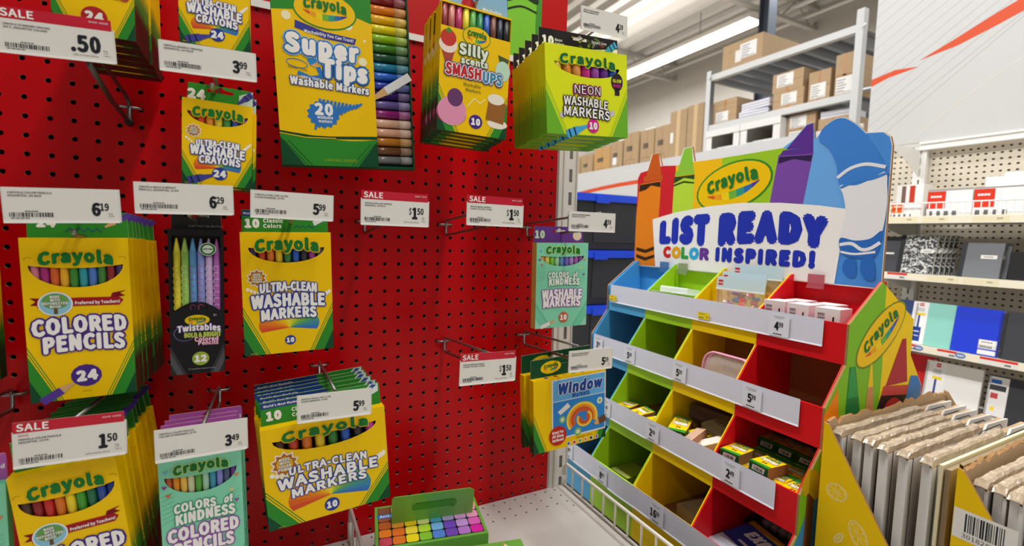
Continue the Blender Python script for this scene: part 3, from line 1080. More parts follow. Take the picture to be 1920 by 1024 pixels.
# black twistable pencils
def art_twist(p, w, h):
    bk = card('1c1b1e')
    p.poly([(-w / 2, h * .42)] + [(-w / 2 + w * i / 10, h * .42 + .016 * math.sin(math.pi * i / 10)) for i in range(11)] + [(w / 2, 0), (-w / 2, 0)], bk, 1)
    chevron(p, w, h * .20, w * .22, dark=card('2c2c30'), green=card('55555a'), yel=bk, green2=card('55555a'), k=2)
    brand_oval(p, 0, h * .375, .0135, .0068, 3)
    p.text('Twistables', .002, h * .295, .0078, WHITE, 8, bold=.03, out=((card('6a4a9a'), .08),), width=.047, arch=.002)
    p.text('BOLD & BRIGHT', .006, h * .258, .0058, card('c8d060'), 8, bold=.03, out=((card('4a6a2a'), .08),), width=.040)
    p.text('Colored', .010, h * .228, .0052, card('f2d8e6'), 8, bold=.02, out=((card('a8306a'), .09),), width=.026)
    p.text('Pencils', .012, h * .202, .0050, card('f2d8e6'), 8, bold=.02, out=((card('a8306a'), .09),), width=.022)
    badge(p, .003, h * .105, .0095, '12', card('9ab43a'), h=.0078)
    p.ell(.013, h * .865, .0092, .0085, WHITE, 3)
    p.ell(.013, h * .865, .0085, .0078, card('2a7a34'), 4)
    p.ell(.013, h * .865, .0060, .0056, card('dfeee0'), 5)
    p.text('LIGHT & DARK', .013, h * .862, .0018, card('1c3a20'), 6, bold=.02, width=.010)
    p.text('3+', .02, h * .40, .0026, WHITE, 3)
    p.ring(-.014, h * .285, .012, .010, .0008, card('7a6ab0'), 4)
    p.text('12 Twistables Colored Pencils', .004, h * .03, .0016, card('b8b8bc'), 4)


rw = [(-.026, .078), (.027, .078), (.027, .182), (-.026, .182)]
a = carton('twistable_pencil_box', 'narrow black box of six bright twistable pencils under the 6.29 tag', 'pencil box', .060, .1904, .0135, (-.2000, -.150, -.1344), (0, .3, 0), face=card('1c1b1e'), side=card('1c1b1e'), zig=0, rectwin=rw,
           pens=('e8d83a', '9ccc5a', '5a9ad0', '8a98d8', 'c8a8d8', 'b060b0'), pen_name='pencil', pen_tip=True, tab=.026, tab_mat=card('2c2b2e'), art=art_twist, bottom=card('1c1b1e'),
           tab_art=lambda p, w, t: p.text('Just Twist Up the Fun!', .010, t * .12, .0028, card('b8b8bc'), 2))
mb = MB()
pr = front(mb)
for k in range(6):                             # spiral swirls printed on the clear sleeve
    for j in range(7):
        pr.ring(-.0216 + .0088 * k, .088 + .0085 * j, .0036, .0042, .0006, card(('d8c83a', 'd0e8b0', 'a03a80', 'c84a90', 'e8e0f0', 'e8d0f0')[k]), 1, rot=25, t0=10, t1=200, n=8)
mb.build('swirl_print', a)


# mint "kindness" boxes
MINT, MINT2, MINT3 = card('86d8b4'), card('5cbf98'), card('3aa67e')


def heart(p, u, v, r, m, k=4):
    p.poly([(u, v - r), (u + r, v + .2 * r), (u + .9 * r, v + .8 * r), (u + .45 * r, v + r), (u, v + .55 * r), (u - .45 * r, v + r), (u - .9 * r, v + .8 * r), (u - r, v + .2 * r)], m, k)


def art_kind(lines, extra):
    def art(p, w, h):
        chevron(p, w, h * .30, w * .20, dark=card('9fdcc2'), green=card('74cfa8'), yel=MINT, green2=MINT3)
        for i, (a, b) in enumerate(((-.42, .90), (-.44, .80), (.43, .80), (.36, .70), (.42, .62), (-.40, .74))):
            heart(p, a * w, b * h, .0026, card(('6ab8c8', '8a4a9a', 'd88a5a', 'd8d07a', '8a5aa8', 'd0704a')[i]))
        for i in range(7):
            p.line([(w * .30, h * (.52 + .025 * i)), (w * .46, h * (.55 + .025 * i))], .0006, MINT2, 2)
            p.line([(-w * .48, h * (.56 + .03 * i)), (-w * .34, h * (.58 + .03 * i))], .0006, MINT2, 2)
        brand(p, 0, h * .872, h * .055 if w < .1 else h * .075, w * .64, .003, out=card('c8e88a'))
        for s, u, v, cap, wd_, m, o in lines(w, h):
            p.text(s, u, v, cap, m, 8, bold=.035, out=((o, .075),), width=wd_, arch=.0015)
        extra(p, w, h)
    return art


KP = card('9a5ab0')


def kp_lines(w, h):
    return [('COLORS', -.008, h * .615, .0102, .043, WHITE, MINT3), ('of', .028, h * .617, .0090, .009, WHITE, MINT3), ('KINDNESS', .003, h * .535, .0122, .062, WHITE, MINT3),
            ('COLORED', 0, h * .425, .0150, .074, WHITE, KP), ('PENCILS', .0, h * .325, .0150, .062, WHITE, KP)]


def kp_extra(p, w, h):
    for i, (a, b) in enumerate(((.06, .27), (.24, .25), (-.2, .28))):
        heart(p, a * w, b * h, .004, card(('d8844a', '6ab8c8', '8a4a9a')[i]))
    badge(p, 0, h * .13, .010, '12', KP)


def tab_kind(p, w, t):
    p.poly([(w * .05, t * .1), (w * .48, t * .05), (w * .48, t * .95), (w * .2, t * .6)], card('a85aa8'), 1)
    p.text('Pre-Sharpened', w * .2, t * .45, .0044, WHITE, 3, bold=.02)


KPENS = ('c05a34', 'e0901c', 'f0c050', 'd8d8b0', '5aa83a', 'a8d8b8', '3a98b8', '8a8ad8', '4a5a78', '6a3a8a')
a = carton('colored_pencil_box', 'front mint kindness pencil box behind the 3.49 tag', 'pencil box', .088, .1900, .0115, (-.1905, -.200, -.4120), (0, -1.2, 0), face=MINT, side=MINT2, zig=0, window=smile(0, .0385, .1640, .0255, lift=.003), pens=KPENS,
           tab=.030, tab_mat=card('b85ab0'), art=art_kind(kp_lines, kp_extra), tab_art=tab_kind, bottom=MINT3)
stack(a, 4, .0150, 'mint kindness pencil box behind the 3.49 tag', 'mint pencil boxes behind the 3.49 tag', seed=8, dz=.0015)
dup(a, (-.4160, -.200, -.4130), (0, 0, 0), 'mint kindness pencil box barely showing at the cut-off edge of the board', None, skip=('pencil',))


def km_lines(w, h):
    return [('COLORS', -.009, h * .585, .0100, .044, WHITE, MINT3), ('of', .028, h * .587, .0090, .009, WHITE, MINT3), ('KINDNESS', .004, h * .50, .0115, .066, WHITE, MINT3),
            ('WASHABLE', 0, h * .345, .0150, .086, WHITE, KP), ('MARKERS', .0, h * .245, .0150, .080, WHITE, KP)]


def km_extra(p, w, h):
    badge(p, .004, h * .115, .0105, '10', card('c8603a'))
    pencil_pic(p, -.045, .002, -.010, .014, .0035, 'e8e4dc', 4)


KM = ('d8944a', 'e0d060', '7ac83a', 'a8d8a0', '5a98c8', '7a6ac8', 'b08ad0', 'a860a8', '8a4a9a')
a = carton('marker_box', 'mint kindness marker box with purple tab hanging alone under the 4.59 tag', 'marker box', .113, .1569, .0160, (.3709, -.149, -.1093), (0, -.6, 0), face=MINT, side=card('d8b45a'), zig=0, window=smile(0, .0475, .1330, .0190, lift=.002), pens=KM, pen_name='marker',
           tab=.030, tab_mat=card('6a3f98'), art=art_kind(km_lines, km_extra), bottom=MINT3,
           tab_art=lambda p, w, t: (p.text('10', -w * .37, t * .30, t * .40, card('cfe8c0'), 2, bold=.05), p.ell(w * .36, t * .45, .010, .009, card('e8d8c0'), 2)))


# window markers
def art_window(p, w, h):
    chevron(p, w, h * .55, w * .32, k=1)
    fw, x0 = .118, -.040
    p.rect(x0 - .003, x0 + fw + .002, .018, h - .004, card('e8e6e0'), 5)
    p.rect(x0, x0 + fw, .021, h * .66, card('2f86d0'), 6)
    p.rect(x0, x0 + fw, h * .67, h - .006, card('63aee4'), 6)
    p.text('Window', .020, h * .765, .0185, card('1f4a9c'), 8, bold=.04, out=((WHITE, .05),), width=.098, shear=.12)
    p.text('Markers', .022, h * .685, .0085, card('1f4a9c'), 8, bold=.02, width=.038)
    for i, c in enumerate(('f0d048', 'e8962a', 'd0542a', 'c8604a')):
        p.ring(.025, h * .36, .036 - .0048 * i, .032 - .0046 * i, .0050, card(c), 8, t0=-20, t1=215, n=26)
        p.ring(.030, h * .35, .018 - .0030 * i, .016 - .0028 * i, .0034, card(c), 9, t0=150, t1=420, n=22)
    for (u, v, r) in ((.066, .56, .0065), (.015, .18, .008), (-.020, .40, .007)):
        p.ell(u, v * h, r, r, card('e6e2c8' if r < .007 else '7fb86a'), 7)
        p.ell(u, v * h, r * .5, r * .5, card('7fb86a' if r < .007 else 'e6e2c8'), 8)
    p.poly([(-.030, h * .52), (-.008, h * .62), (-.002, h * .56), (-.024, h * .47)], card('e8e4dc'), 7)
    pencil_pic(p, .080, .040, .050, .032, .007, '6a4a34', 9)
    p.ell(-.030, .026, .0190, .0185, card('c2281f'), 11)
    for i, s in enumerate(('Great For', 'All Glass', 'Surfaces!')):
        p.text(s, -.030, .0305 - i * .0075, .0050, WHITE, 12, bold=.03, width=.0245)
    p.text('7 WASHABLE CRYSTAL', .030, .0115, .0028, card('6a4a10'), 5)
    for i, c in enumerate(('3a6ab8', 'c0402a', '5aa84a', 'e08a2a', '2a2a6a', 'a8489a')):
        p.ell(-.006 + .013 * i, .0055, .0042, .0042, card('f4f0e4'), 6)
        p.ell(-.006 + .013 * i, .0055, .0030, .0030, card(c), 7)


def tab_window(p, w, t):
    brand_oval(p, -w * .22, t * .5, .022, .0115, 2, rot=4)


a = carton('marker_box', 'front window marker box behind the 5.29 tag', 'marker box', .162, .1369, .0150, (.3900, -.168, -.3345), (0, -2.5, 0), zig=.5, tab=.034, tab_mat=DGRN, art=art_window, tab_art=tab_window)
stack(a, 2, .028, 'window marker box behind the 5.29 tag', 'window marker boxes on one hook', dz=.004, dx=-.003, seed=9)
mb = MB()
pt_ = Print(mb, (0, 0, .1369), (1, 0, 0), (0, 1, 0))
for i, c in enumerate(('2a4aa8', 'c0281f', 'e8962a', '5aa84a', '2a2a6a', 'c8409a')):
    pt_.ell(-.05 + .02 * i, .0075, .0042, .0035, card(c), 1)
mb.build('color_dots', a)

# neon markers
LIME = card('dfe81a')
LG = card('6fb52c')


def art_neon(p, w, h):
    chevron(p, w, h * .60, w * .25, dark=LG, green=LG, yel=LIME, green2=card('8fc024'))
    brand(p, .0, h * .80, h * .095, w * .66, h * .02, text_mat=card('1f6a34'), out=LIME)
    mg = card('d0288c')
    p.text('NEON', -.003, h * .475, h * .095, WHITE, 12, bold=.0, out=((card('26222a'), .09), (mg, .14)), width=.052)
    p.text('WASHABLE', -.006, h * .325, h * .095, WHITE, 12, bold=.02, out=((card('26222a'), .085),), width=.088, arch=.002, rot=-2)
    p.text('MARKERS', -.004, h * .205, h * .100, WHITE, 12, bold=.02, out=((card('26222a'), .085),), width=.092, arch=.001, rot=-2)
    for i in range(6):
        p.ell(-.052 + .02 * i, h * (.22 + .03 * (i % 3)), .006, .005, card('c9c4cc'), 5)
    badge(p, .008, h * .115, .0120, '10', mg, h=.0095, k=8)
    pencil_pic(p, -.045, .0, -.004, .015, .0065, '4aa8dc', 6, crayon=True)
    p.ell(.060, h * .66, .0125, .0145, card('2a262c'), 5)
    p.rect(.055, .065, h * .50, h * .585, card('2a262c'), 5)
    p.text('GLOW', .060, h * .655, .0050, card('e8e83a'), 7, bold=.03, width=.018)
    p.text('BASED', .060, h * .600, .0045, mg, 7, bold=.03, width=.016)


def tab_neon(p, w, t):
    p.text('10', -w * .44, t * .18, t * .42, WHITE, 2, bold=.05, align='L')
    p.text('Neon', -w * .30, t * .42, .0040, WHITE, 2, bold=.02, align='L')
    p.text('Colors', -w * .30, t * .22, .0040, WHITE, 2, bold=.02, align='L')
    p.text('Broad Line', w * .24, t * .62, .0042, WHITE, 2, bold=.02)
    r = random.Random(3)
    for i in range(16):
        u, v = r.uniform(-.12, .30) * w, r.uniform(.15, .9) * t
        p.line([(u, v), (u + .002, v + .002), (u + .003, v - .001), (u + .006, v + .0015)], .0007, card(r.choice(('d0288c', '4aa8dc', 'dfe81a', '6fb52c', 'e8784a'))), 2)
    p.poly([(w * .12, 0), (w * .48, 0), (w * .48, t * .5), (w * .12, t * .25)], card('f0e8c8'), 2)
    pencil_pic(p, w * .46, t * .75, w * .28, t * .05, .0055, '4aa8dc', 4, crayon=True)


NP = ('e0c020', 'e0902a', 'e89a4a', 'd0288c', '9a4aa8', '6a2a98', '2a6ac8')
a = carton('marker_box', 'front lime neon marker box under the 4.29 tag', 'marker box', .165, .1372, .0215, (.3600, -.230, .2270), (0, -4.2, 1.0), face=LIME, side=LIME, side_low=card('9ac824'), side_dark=LG, window=smile(0, .066, .1120, .0200, lift=.0015), pens=NP, pen_name='marker',
           tab=.030, tab_mat=card('201d22'), art=art_neon, tab_art=tab_neon, zig=.55, bottom=LG)
stack(a, 5, .0275, 'lime neon marker box under the 4.29 tag', 'neon marker boxes on one hook', dz=-.0008, dx=.0028, seed=10, rj=.5)


# scented marker boxes
def art_smash(p, w, h):
    chevron(p, w, h * .36, w * .20)
    cols = ('8a3a3a', 'c05a5a', 'b02a6a', 'e8d02a', '4a9a4a', '2f7a54', '2a5ab0', '6a4a3a', '2a3a4a', '2a2a30')
    brand_oval(p, .0, h * .775, .0215, .0145, 3)
    sg = card('3f5a2c')
    p.text('Silly', -.004, h * .622, .0140, card('e9efdc'), 8, bold=.04, out=((sg, .09),), width=.044)
    p.text('scents', -.002, h * .550, .0088, card('e9efdc'), 8, bold=.04, out=((sg, .09),), width=.042)
    p.text('SMASH', -.019, h * .445, .0150, card('c2282f'), 9, bold=.03, out=((WHITE, .06), (card('4a2b86'), .13)), width=.054)
    p.text('UPS', .028, h * .435, .0150, card('3a8ab0'), 9, bold=.03, out=((WHITE, .06), (card('4a2b86'), .13)), width=.030)
    p.text('Washable', -.004, h * .375, .0052, card('3a4a2a'), 6, width=.028)
    p.text('Markers', -.002, h * .335, .0052, card('3a4a2a'), 6, width=.024)
    # plain treats : strawberry cone, mint scoop, pink macaron, brown cookie
    p.poly([(-.055, h * .64), (-.032, h * .66), (-.040, h * .49), (-.045, h * .49)], card('b04a3a'), 4)
    p.ell(-.044, h * .67, .014, .012, card('f0e0d0'), 5)
    p.ell(-.044, h * .72, .012, .012, card('c83a30'), 6)
    p.poly([(-.05, h * .77), (-.044, h * .755), (-.038, h * .775), (-.044, h * .80)], card('4a8a34'), 7)
    p.ell(.045, h * .555, .0125, .015, card('bfe0c8'), 5)
    p.poly([(.036, h * .68), (.055, h * .66), (.052, h * .60), (.040, h * .61)], card('4a5a34'), 4)
    p.ell(-.034, h * .16, .0225, .021, card('e294b4'), 5)
    p.ell(-.035, h * .145, .0235, .018, card('a03a5a'), 4)
    p.ell(-.030, h * .27, .012, .013, card('6a3a6a'), 6)
    p.poly([(.020, h * .14), (.050, h * .12), (.054, h * .29), (.024, h * .31)], card('9a642c'), 5)
    p.ell(.036, h * .315, .014, .008, card('f0e8d8'), 6)
    p.ell(.040, h * .115, .017, .007, card('f0e8d8'), 4)
    badge(p, .004, h * .105, .0108, '10', PURP, h=.0085)
    p.line([(-.010, h * .22), (.0, h * .29), (.010, h * .26), (.018, h * .30)], .0016, card('f6ec9a'), 3)


rw = [(-.0555, .148), (.0555, .148), (.0555, .1805), (-.0555, .1805)]
SP = ('9a3a3a', 'd07a6a', 'c0326a', 'ecd82a', '5aa84a', '2f8a5a', '2a5ab8', '7a4a34', '2a3040', '2a2a2e')
a = carton('marker_box', 'front scented marker box with printed treats beside the neon boxes', 'marker box', .1120, .1830, .0140, (.1609, -.208, .2090), (0, 1.6, 0), rectwin=rw, pens=SP, pen_name='marker', tab=.0, art=art_smash, zig=.5, side_dark=card('3a2a20'))
stack(a, 5, .0165, 'scented marker box with printed treats', 'scented marker boxes on one hook', dz=-.0018, dx=-.0005, seed=11)
mb = MB().quad((-.0555, .0125, .183), (.0555, .0125, .183), (.0525, .0125, .215), (-.0525, .0125, .215), card('8ab8d8'))
pr = front(mb, (0, .0125, .183))
pr.text('Washable', .028, .006, .0048, WHITE, 1, bold=.02)
pr.ell(-.01, .008, .012, .010, card('c2282f'), 1)
mb.build('hang_tab', a)


# big box of twenty markers
t = thing('marker_set_box', 'large yellow and green box with twenty slim markers showing along one side', 'marker box', (-.0015, -.136, .1535), (0, -3.2, 0))
w, h, d = .190, .290, .019
mb = MB()
mb.box(-w / 2, w / 2, .0165, d, 0, h, DGRN)
mb.box(-w / 2, w / 2, .001, .0165, 0, .004, DGRN).box(-w / 2, w / 2, .001, .0165, h - .004, h, DGRN)
mb.box(w / 2 - .0025, w / 2, .001, .0165, .004, h - .004, DGRN).box(-w / 2, -w / 2 + .003, .001, .0165, .004, h - .004, DGRN)
mb.build('tray', t)
us = .0385
mb = MB().box(-w / 2, us, 0, .0162, .0015, h - .001, YEL, {'-z': DGRN, '+z': DGRN, '-x': DGRN})
mb.build('sleeve', t)
mb = MB()
p = front(mb)
L, R = -w / 2, us
cx = (L + R) / 2
W_ = R - L
p.poly([(L, .0015), (R, .0015), (R, .043)] + [(R - W_ * i / 12, .043 - .004 * math.sin(math.pi * i / 12 * 1.6)) for i in range(1, 13)], GRN, 1)
p.poly([(L, .049), (L + W_ * .3, .044), (L + W_ * .5, .044), (R, .0475), (R, .043), (L + W_ * .5, .040), (L + W_ * .3, .040), (L, .0455)], DGRN, 2)
p.line([(L, .0455), (L + W_ * .25, .041), (L + W_ * .55, .0415)], .0012, YEL, 3)
for s in (-1, 1):
    e = L if s < 0 else R
    p.poly([(e, .040), (e, .0015), (e - s * .03, .0015)], DGRN, 2)
    p.line([(e - s * .004, .036), (e - s * .034, .0015)], .0008, DGRN, 3)
    p.line([(e - s * .010, .036), (e - s * .040, .0015)], .0008, DGRN, 3)
p.text('20 WASHABLE MARKERS', cx + .012, .008, .0042, card('8ab02a'), 3, bold=.01, width=.047)
p.poly([(L, h - .001), (R, h - .001), (R, .2105), (R - .03, .219), (L + .04, .216), (L, .2105)], GRN, 1)
brand_oval(p, cx + .003, .219, .041, .024, 3, rot=-1)
SB = card('2f78c4')
p.poly([(L + .028, .1900), (cx, .1805), (R - .026, .1775), (R - .023, .1860), (cx, .1900), (L + .029, .2005)], card('3a3f98'), 4)
p.text('Washability You Can Trust!', cx + .006, .1830, .0040, WHITE, 6, bold=.02, width=.066, rot=-4)
p.text('Super', cx - .004, .1560, .0225, WHITE, 8, bold=.05, out=((SB, .07), (card('a8cdea'), .11)), width=.094, rot=-3)
p.text('Tips', cx + .024, .1270, .0225, WHITE, 8, bold=.05, out=((SB, .07), (card('2a4a8c'), .11)), width=.060, rot=-3)
p.text('Washable Markers', cx + .004, .1110, .0098, WHITE, 8, bold=.035, out=((card('2a4a8c'), .09),), width=.106, rot=-3)
p.ring(L + .028, .142, .014, .006, .0010, SB, 4, rot=-8)
p.line([(L + .030, .129), (L + .045, .1235), (L + .060, .127), (L + .056, .138)], .006, SB, 4)
p.text('DRAW THIN', L + .028, .1335, .0034, card('4a4a3a'), 5, width=.024, rot=-8)
p.text('DRAW THICK', L + .046, .1215, .0036, WHITE, 6, bold=.02, width=.028, rot=-5)
pencil_pic(p, L + .046, .152, L + .054, .138, .006, '2f8ad0', 5)
for u, v, r in ((.018, .205, .006), (.060, .212, .009), (.069, .215, .005), (.10, .203, .006), (.118, .155, .006), (.055, .116, .005), (.016, .155, .002), (.122, .185, .002)):
    p.ell(L + u, v, r, r, card('f2ecc4'), 2)
pts = []
for i in range(17):
    pts.append((cx - .018 + .0065 * math.cos(i) * 0 + i * .0024, .077 + (.017 if i % 2 else -.017) * (1 - i / 26)))
p.ell(cx - .008, .0745, .021, .0185, SB, 4, wob=.08)
p.line([(cx - .020 + i * .0026 + (.006 if i % 2 else 0), .0745 + i * .0007 + (.021 if i % 2 else -.021) * max(.14, 1 - i / 22)) for i in range(24)], .0032, SB, 5)
p.text('20', cx - .007, .0745, .0145, WHITE, 6, bold=.04)
p.text('washable', cx - .006, .0685, .0042, WHITE, 6, bold=.02, width=.021)
p.text('markers', cx - .006, .0630, .0042, WHITE, 6, bold=.02, width=.018)
mb.build('printed_artwork', t)
cols = ('6e6e72', '6a3f22', 'b5701c', 'd8a58a', 'dcb096', '8a2070', '6a5a9c', '3a1f6a', '2a3aa8', '2a62c8', '1f7a9c', '1c4a34', '3f7a2c', '8ab81c', 'e0d01c', 'e8b01c', 'd8781c', '7a1420', 'c86a7a', 'b06a90')
pitch = (h - .012) / 20
for i, c in enumerate(cols):
    z = .007 + pitch * (i + .5)
    r = pitch * .46
    q = MB().tube([(us - .02, .0085, z), (us + .036, .0085, z)], r, M(c, .22), 12)
    cc = hexc(c)
    q.tube([(us + .0362, .0085, z), (w / 2 - .003, .0085, z)], r * 1.02, M(''.join('%02x' % int(int(c[a:a + 2], 16) * .62 + 205 * .38) for a in (0, 2, 4)), .5), 12)
    q.build('marker', t, True)
mb = MB()
p = front(mb, (0, .0006, 0))
pencil_pic(p, w / 2 - .002, .142, us - .014, .096, .0060, 'e4e6ea', 3)
p.text('Crayola SuperTips', us + .034, .118, .0040, card('8a8fa0'), 5, rot=29, width=.036)
p.poly([(us - .008, .0995), (us - .014, .096), (us - .0075, .0965)], card('4a3a9a'), 5)
mb.build('slim_marker_print', t)

# ================================================================ cardboard bin display
D_BLUE, D_GRN, D_YEL, D_RED = card('52a9dc'), card('a4d420'), card('f6d000'), card('d8141e')
YB = (.187, .039, -.115, -.278, -.4415)
CC = (D_BLUE, D_GRN, D_YEL, D_RED)
XF = lambda k: .752 - .0515 * k
ZT = lambda k: -.076 - .1372 * k
XB = .868
disp = thing('bin_display', 'four tier cardboard bin display in blue, green, yellow and red with a printed header', 'cardboard display', (0, 0, 0))
EDGE = KRAFT_EDGE
T_ = .003
for k in range(4):
    for j in range(4):
        y1, y0 = YB[j], YB[j + 1]
        c = CC[j]
        x, zt = XF(k), ZT(k)
        zb = zt - (.070 if k < 3 else .118)
        fl_z = zt - .066
        xu = XF(k - 1) if k else .848
        zu = (ZT(k - 1) - .070) if k else -.006
        mb = MB()
        mb.box(x, x + T_, y0 + .0003, y1 - .0003, zb, zt, c, {'+z': c, '-z': EDGE})
        mb.box(x + T_, XB, y0 + .0005, y1 - .0005, fl_z - T_, fl_z, c if k == 0 else KRAFT_D)
        # sloping side dividers
        prof = [(x + .001, fl_z), (XB, fl_z), (XB, zu), (xu, zu), (x + .001, zt)]
        for yy, s in ((y0, 1), (y1, -1)):
            a = [(q[0], yy + s * .0008, q[1]) for q in prof]
            b = [(q[0], yy + s * .0026, q[1]) for q in prof]
            mb.add(a, [(0, 1, 2, 3, 4)], c)
            mb.add(b, [(0, 1, 2, 3, 4)], c)
            mb.add(a + b, [(i, 5 + i, 5 + (i + 1) % 5, (i + 1) % 5) for i in range(5)], c)
        mb.box(XB - .003, XB, y0 + .003, y1 - .003, fl_z, zu, c if k == 0 else KRAFT_D)
        mb.build('bin', disp)
# back and base
mb = MB().box(XB, XB + .004, YB[4], YB[0], FLOOR_Z + .01, -.006, KRAFT)
mb.box(XF(3) + .006, XB, YB[4] + .004, YB[0] - .004, FLOOR_Z, ZT(3) - .1185, BLACK)
mb.build('back_panel', disp)
# end panels
prof = [(XF(3), FLOOR_Z), (XF(3), ZT(3))]
for k in (2, 1, 0):
    prof += [(XF(k), ZT(k) - .070), (XF(k), ZT(k))]
prof += [(.846, -.006), (.966, -.079), (.967, -.148), (1.020, -.212), (1.030, -.45), (1.030, FLOOR_Z)]
mb = MB().prism(prof, (0, YB[4] - .0005, 0), (1, 0, 0), (0, 0, 1), .004, D_YEL, EDGE)
mb.v = [(x, y - .0035, z) for x, y, z in mb.v]
mb.build('end_panel', disp)
mb = MB().prism(prof, (0, YB[0] + .0005, 0), (1, 0, 0), (0, 0, 1), .004, D_BLUE, EDGE)
mb.v = [(x, y + .0045, z) for x, y, z in mb.v]
mb.build('end_panel', disp)
mb = MB()
p = front(mb, (0, YB[4] - .004, 0))
G1, G2 = card('7dbb22'), card('a9cc1e')
p.poly([(XF(3), FLOOR_Z), (XF(3), ZT(3)), (XF(2), ZT(2) - .07), (XF(2), ZT(2)), (XF(1), ZT(1) - .07), (XF(1), ZT(1)), (XF(0), ZT(0) - .07), (XF(0), ZT(0)), (.846, -.006), (.858, -.013), (.862, -.08), (.868, -.168), (.866, -.25), (.80, -.46), (.75, FLOOR_Z)], G1, 1)
p.poly([(XF(3), FLOOR_Z), (XF(3), -.50), (.652, -.42), (.70, -.33), (.70, -.45), (.68, FLOOR_Z)], card('3f8ac0'), 2)
p.poly([(.698, -.226), (.733, -.182), (.742, -.24), (.728, -.36), (.700, -.35)], card('e8861c'), 3)
p.ell(.855, -.100, .088, .038, card('4d7a1c'), 3, rot=33)
brand_oval(p, .856, -.099, .085, .0345, 4, rot=33, edge=card('7d8a1c'))
p.poly([(.762, -.150), (.780, -.150), (.806, -.235), (.806, -.60), (.758, -.60), (.760, -.235)], card('1f7a3c'), 3)
p.poly([(.7655, -.150), (.777, -.150), (.796, -.205), (.762, -.205)], card('2f9a4c'), 4)
p.poly([(.828, -.150), (.833, -.150), (.842, -.193), (.825, -.193)], card('f2c81c'), 4)
p.poly([(.825, -.193), (.842, -.193), (.856, -.26), (.856, -.60), (.82, -.60), (.82, -.26)], card('c8905a'), 4)
RC = card('b0242c')
p.poly([(.930, -.114), (.944, -.114), (.962, -.198), (.885, -.198)], RC, 4)
p.poly([(.878, -.197), (.968, -.205), (.968, -.224), (.872, -.214)], card('c8403c'), 5)
p.poly([(.872, -.214), (.968, -.224), (.972, -.60), (.84, -.60), (.862, -.235)], card('2a1a1c'), 4)
p.ell(.915, -.245, .030, .022, RC, 6)
p.poly([(.973, -.188), (1.0, -.191), (1.018, -.213), (1.024, -.45), (1.024, -.60), (.965, -.60), (.962, -.228)], card('3a7ac0'), 6)
p.poly([(.690, -.316), (.665, -.31), (.650, -.335), (.66, -.355), (.672, -.352), (.69, -.368), (.70, -.366), (.70, -.33)], card('c8a81c'), 5)
p.poly([(.668, -.345), (.688, -.352), (.690, -.60), (.664, -.60)], card('7a4a24'), 4)
mb.build('end_panel_print', disp)

# header card
HX = .8555
outl = [(0.205, -0.02), (0.206, 0.118), (0.205, 0.236), (0.196, 0.252), (0.169, 0.255), (0.1525, 0.2985), (0.126, 0.2985), (0.1125, 0.2615), (0.0525, 0.2565), (0.036, 0.2985), (0.009, 0.2985), (-0.001, 0.259), (-0.119, 0.258),
        (-0.236, 0.259), (-0.248, 0.2605), (-0.2845, 0.2975), (-0.2975, 0.299), (-0.3015, 0.262), (-0.307, 0.268), (-0.313, 0.278), (-0.324, 0.292), (-0.340, 0.299), (-0.356, 0.297), (-0.376, 0.282), (-0.394, 0.262), (-0.421, 0.259), (-0.433, 0.249), (-0.437, 0.233), (-0.438, 0.129), (-0.439, -0.02)]
hd = [(-y, z) for y, z in outl]
mb = MB().prism(hd, (HX, 0, 0), (0, -1, 0), (0, 0, 1), .006, WHITE, EDGE)
mb.build('header_card', disp)
mb = MB()
p = facing_aisle(mb, HX)
p.D, p.E = .00004, .00005
U = lambda pts: [(-y, z) for y, z in pts]
p.poly(U([(.205, -.018), (.206, .236), (.196, .251), (.170, .254), (.11, .261), (.056, .256), (.056, .10), (.06, -.018)]), card('cf222c'), 1)
p.poly(U([(.060, .256), (-.001, .258), (-.085, .257), (-.095, .10), (.06, .10)]), card('f6bf12'), 1)
p.poly(U([(-.085, .257), (-.236, .258), (-.30, .25), (-.30, .10), (-.09, .10)]), card('9cc926'), 1)
p.poly(U([(-.236, .258), (-.258, .271), (-.283, .297), (-.296, .299), (-.303, .265), (-.313, .277), (-.34, .298), (-.356, .296), (-.376, .281), (-.394, .261), (-.421, .258), (-.432, .248), (-.436, .232), (-.437, .129), (-.438, -.018), (-.33, -.018), (-.28, .10), (-.29, .24)]), card('6cabec'), 2)
p.poly(U([(-.394, .261), (-.421, .258), (-.432, .248), (-.436, .232), (-.438, -.018), (-.33, -.018), (-.37, .10)]), card('4a8fdc'), 3)
# orange crayon
OR_, OR2 = card('e8831a'), card('c85a1a')
p.poly(U([(.204, .0), (.206, .118), (.197, .218), (.112, .222), (.113, .154), (.122, -.018), (.196, -.018)]), OR_, 3)
p.poly(U([(.180, .238), (.108, .236), (.106, .224), (.182, .222)]), OR2, 4)
p.poly(U([(.172, .238), (.150, .298), (.126, .298), (.112, .237)]), OR2, 4)
BK = card('3a2414')
p.poly(U([(.196, .216), (.114, .219), (.113, .203), (.150, .211), (.170, .200), (.198, .196)]), BK, 5)
p.poly(U([(.199, .034), (.160, .028), (.122, .040), (.121, .030), (.16, .018), (.198, .024)]), BK, 5)
p.poly(U([(.199, .014), (.160, .006), (.122, .016), (.122, .008), (.16, -.004), (.198, .004)]), BK, 5)
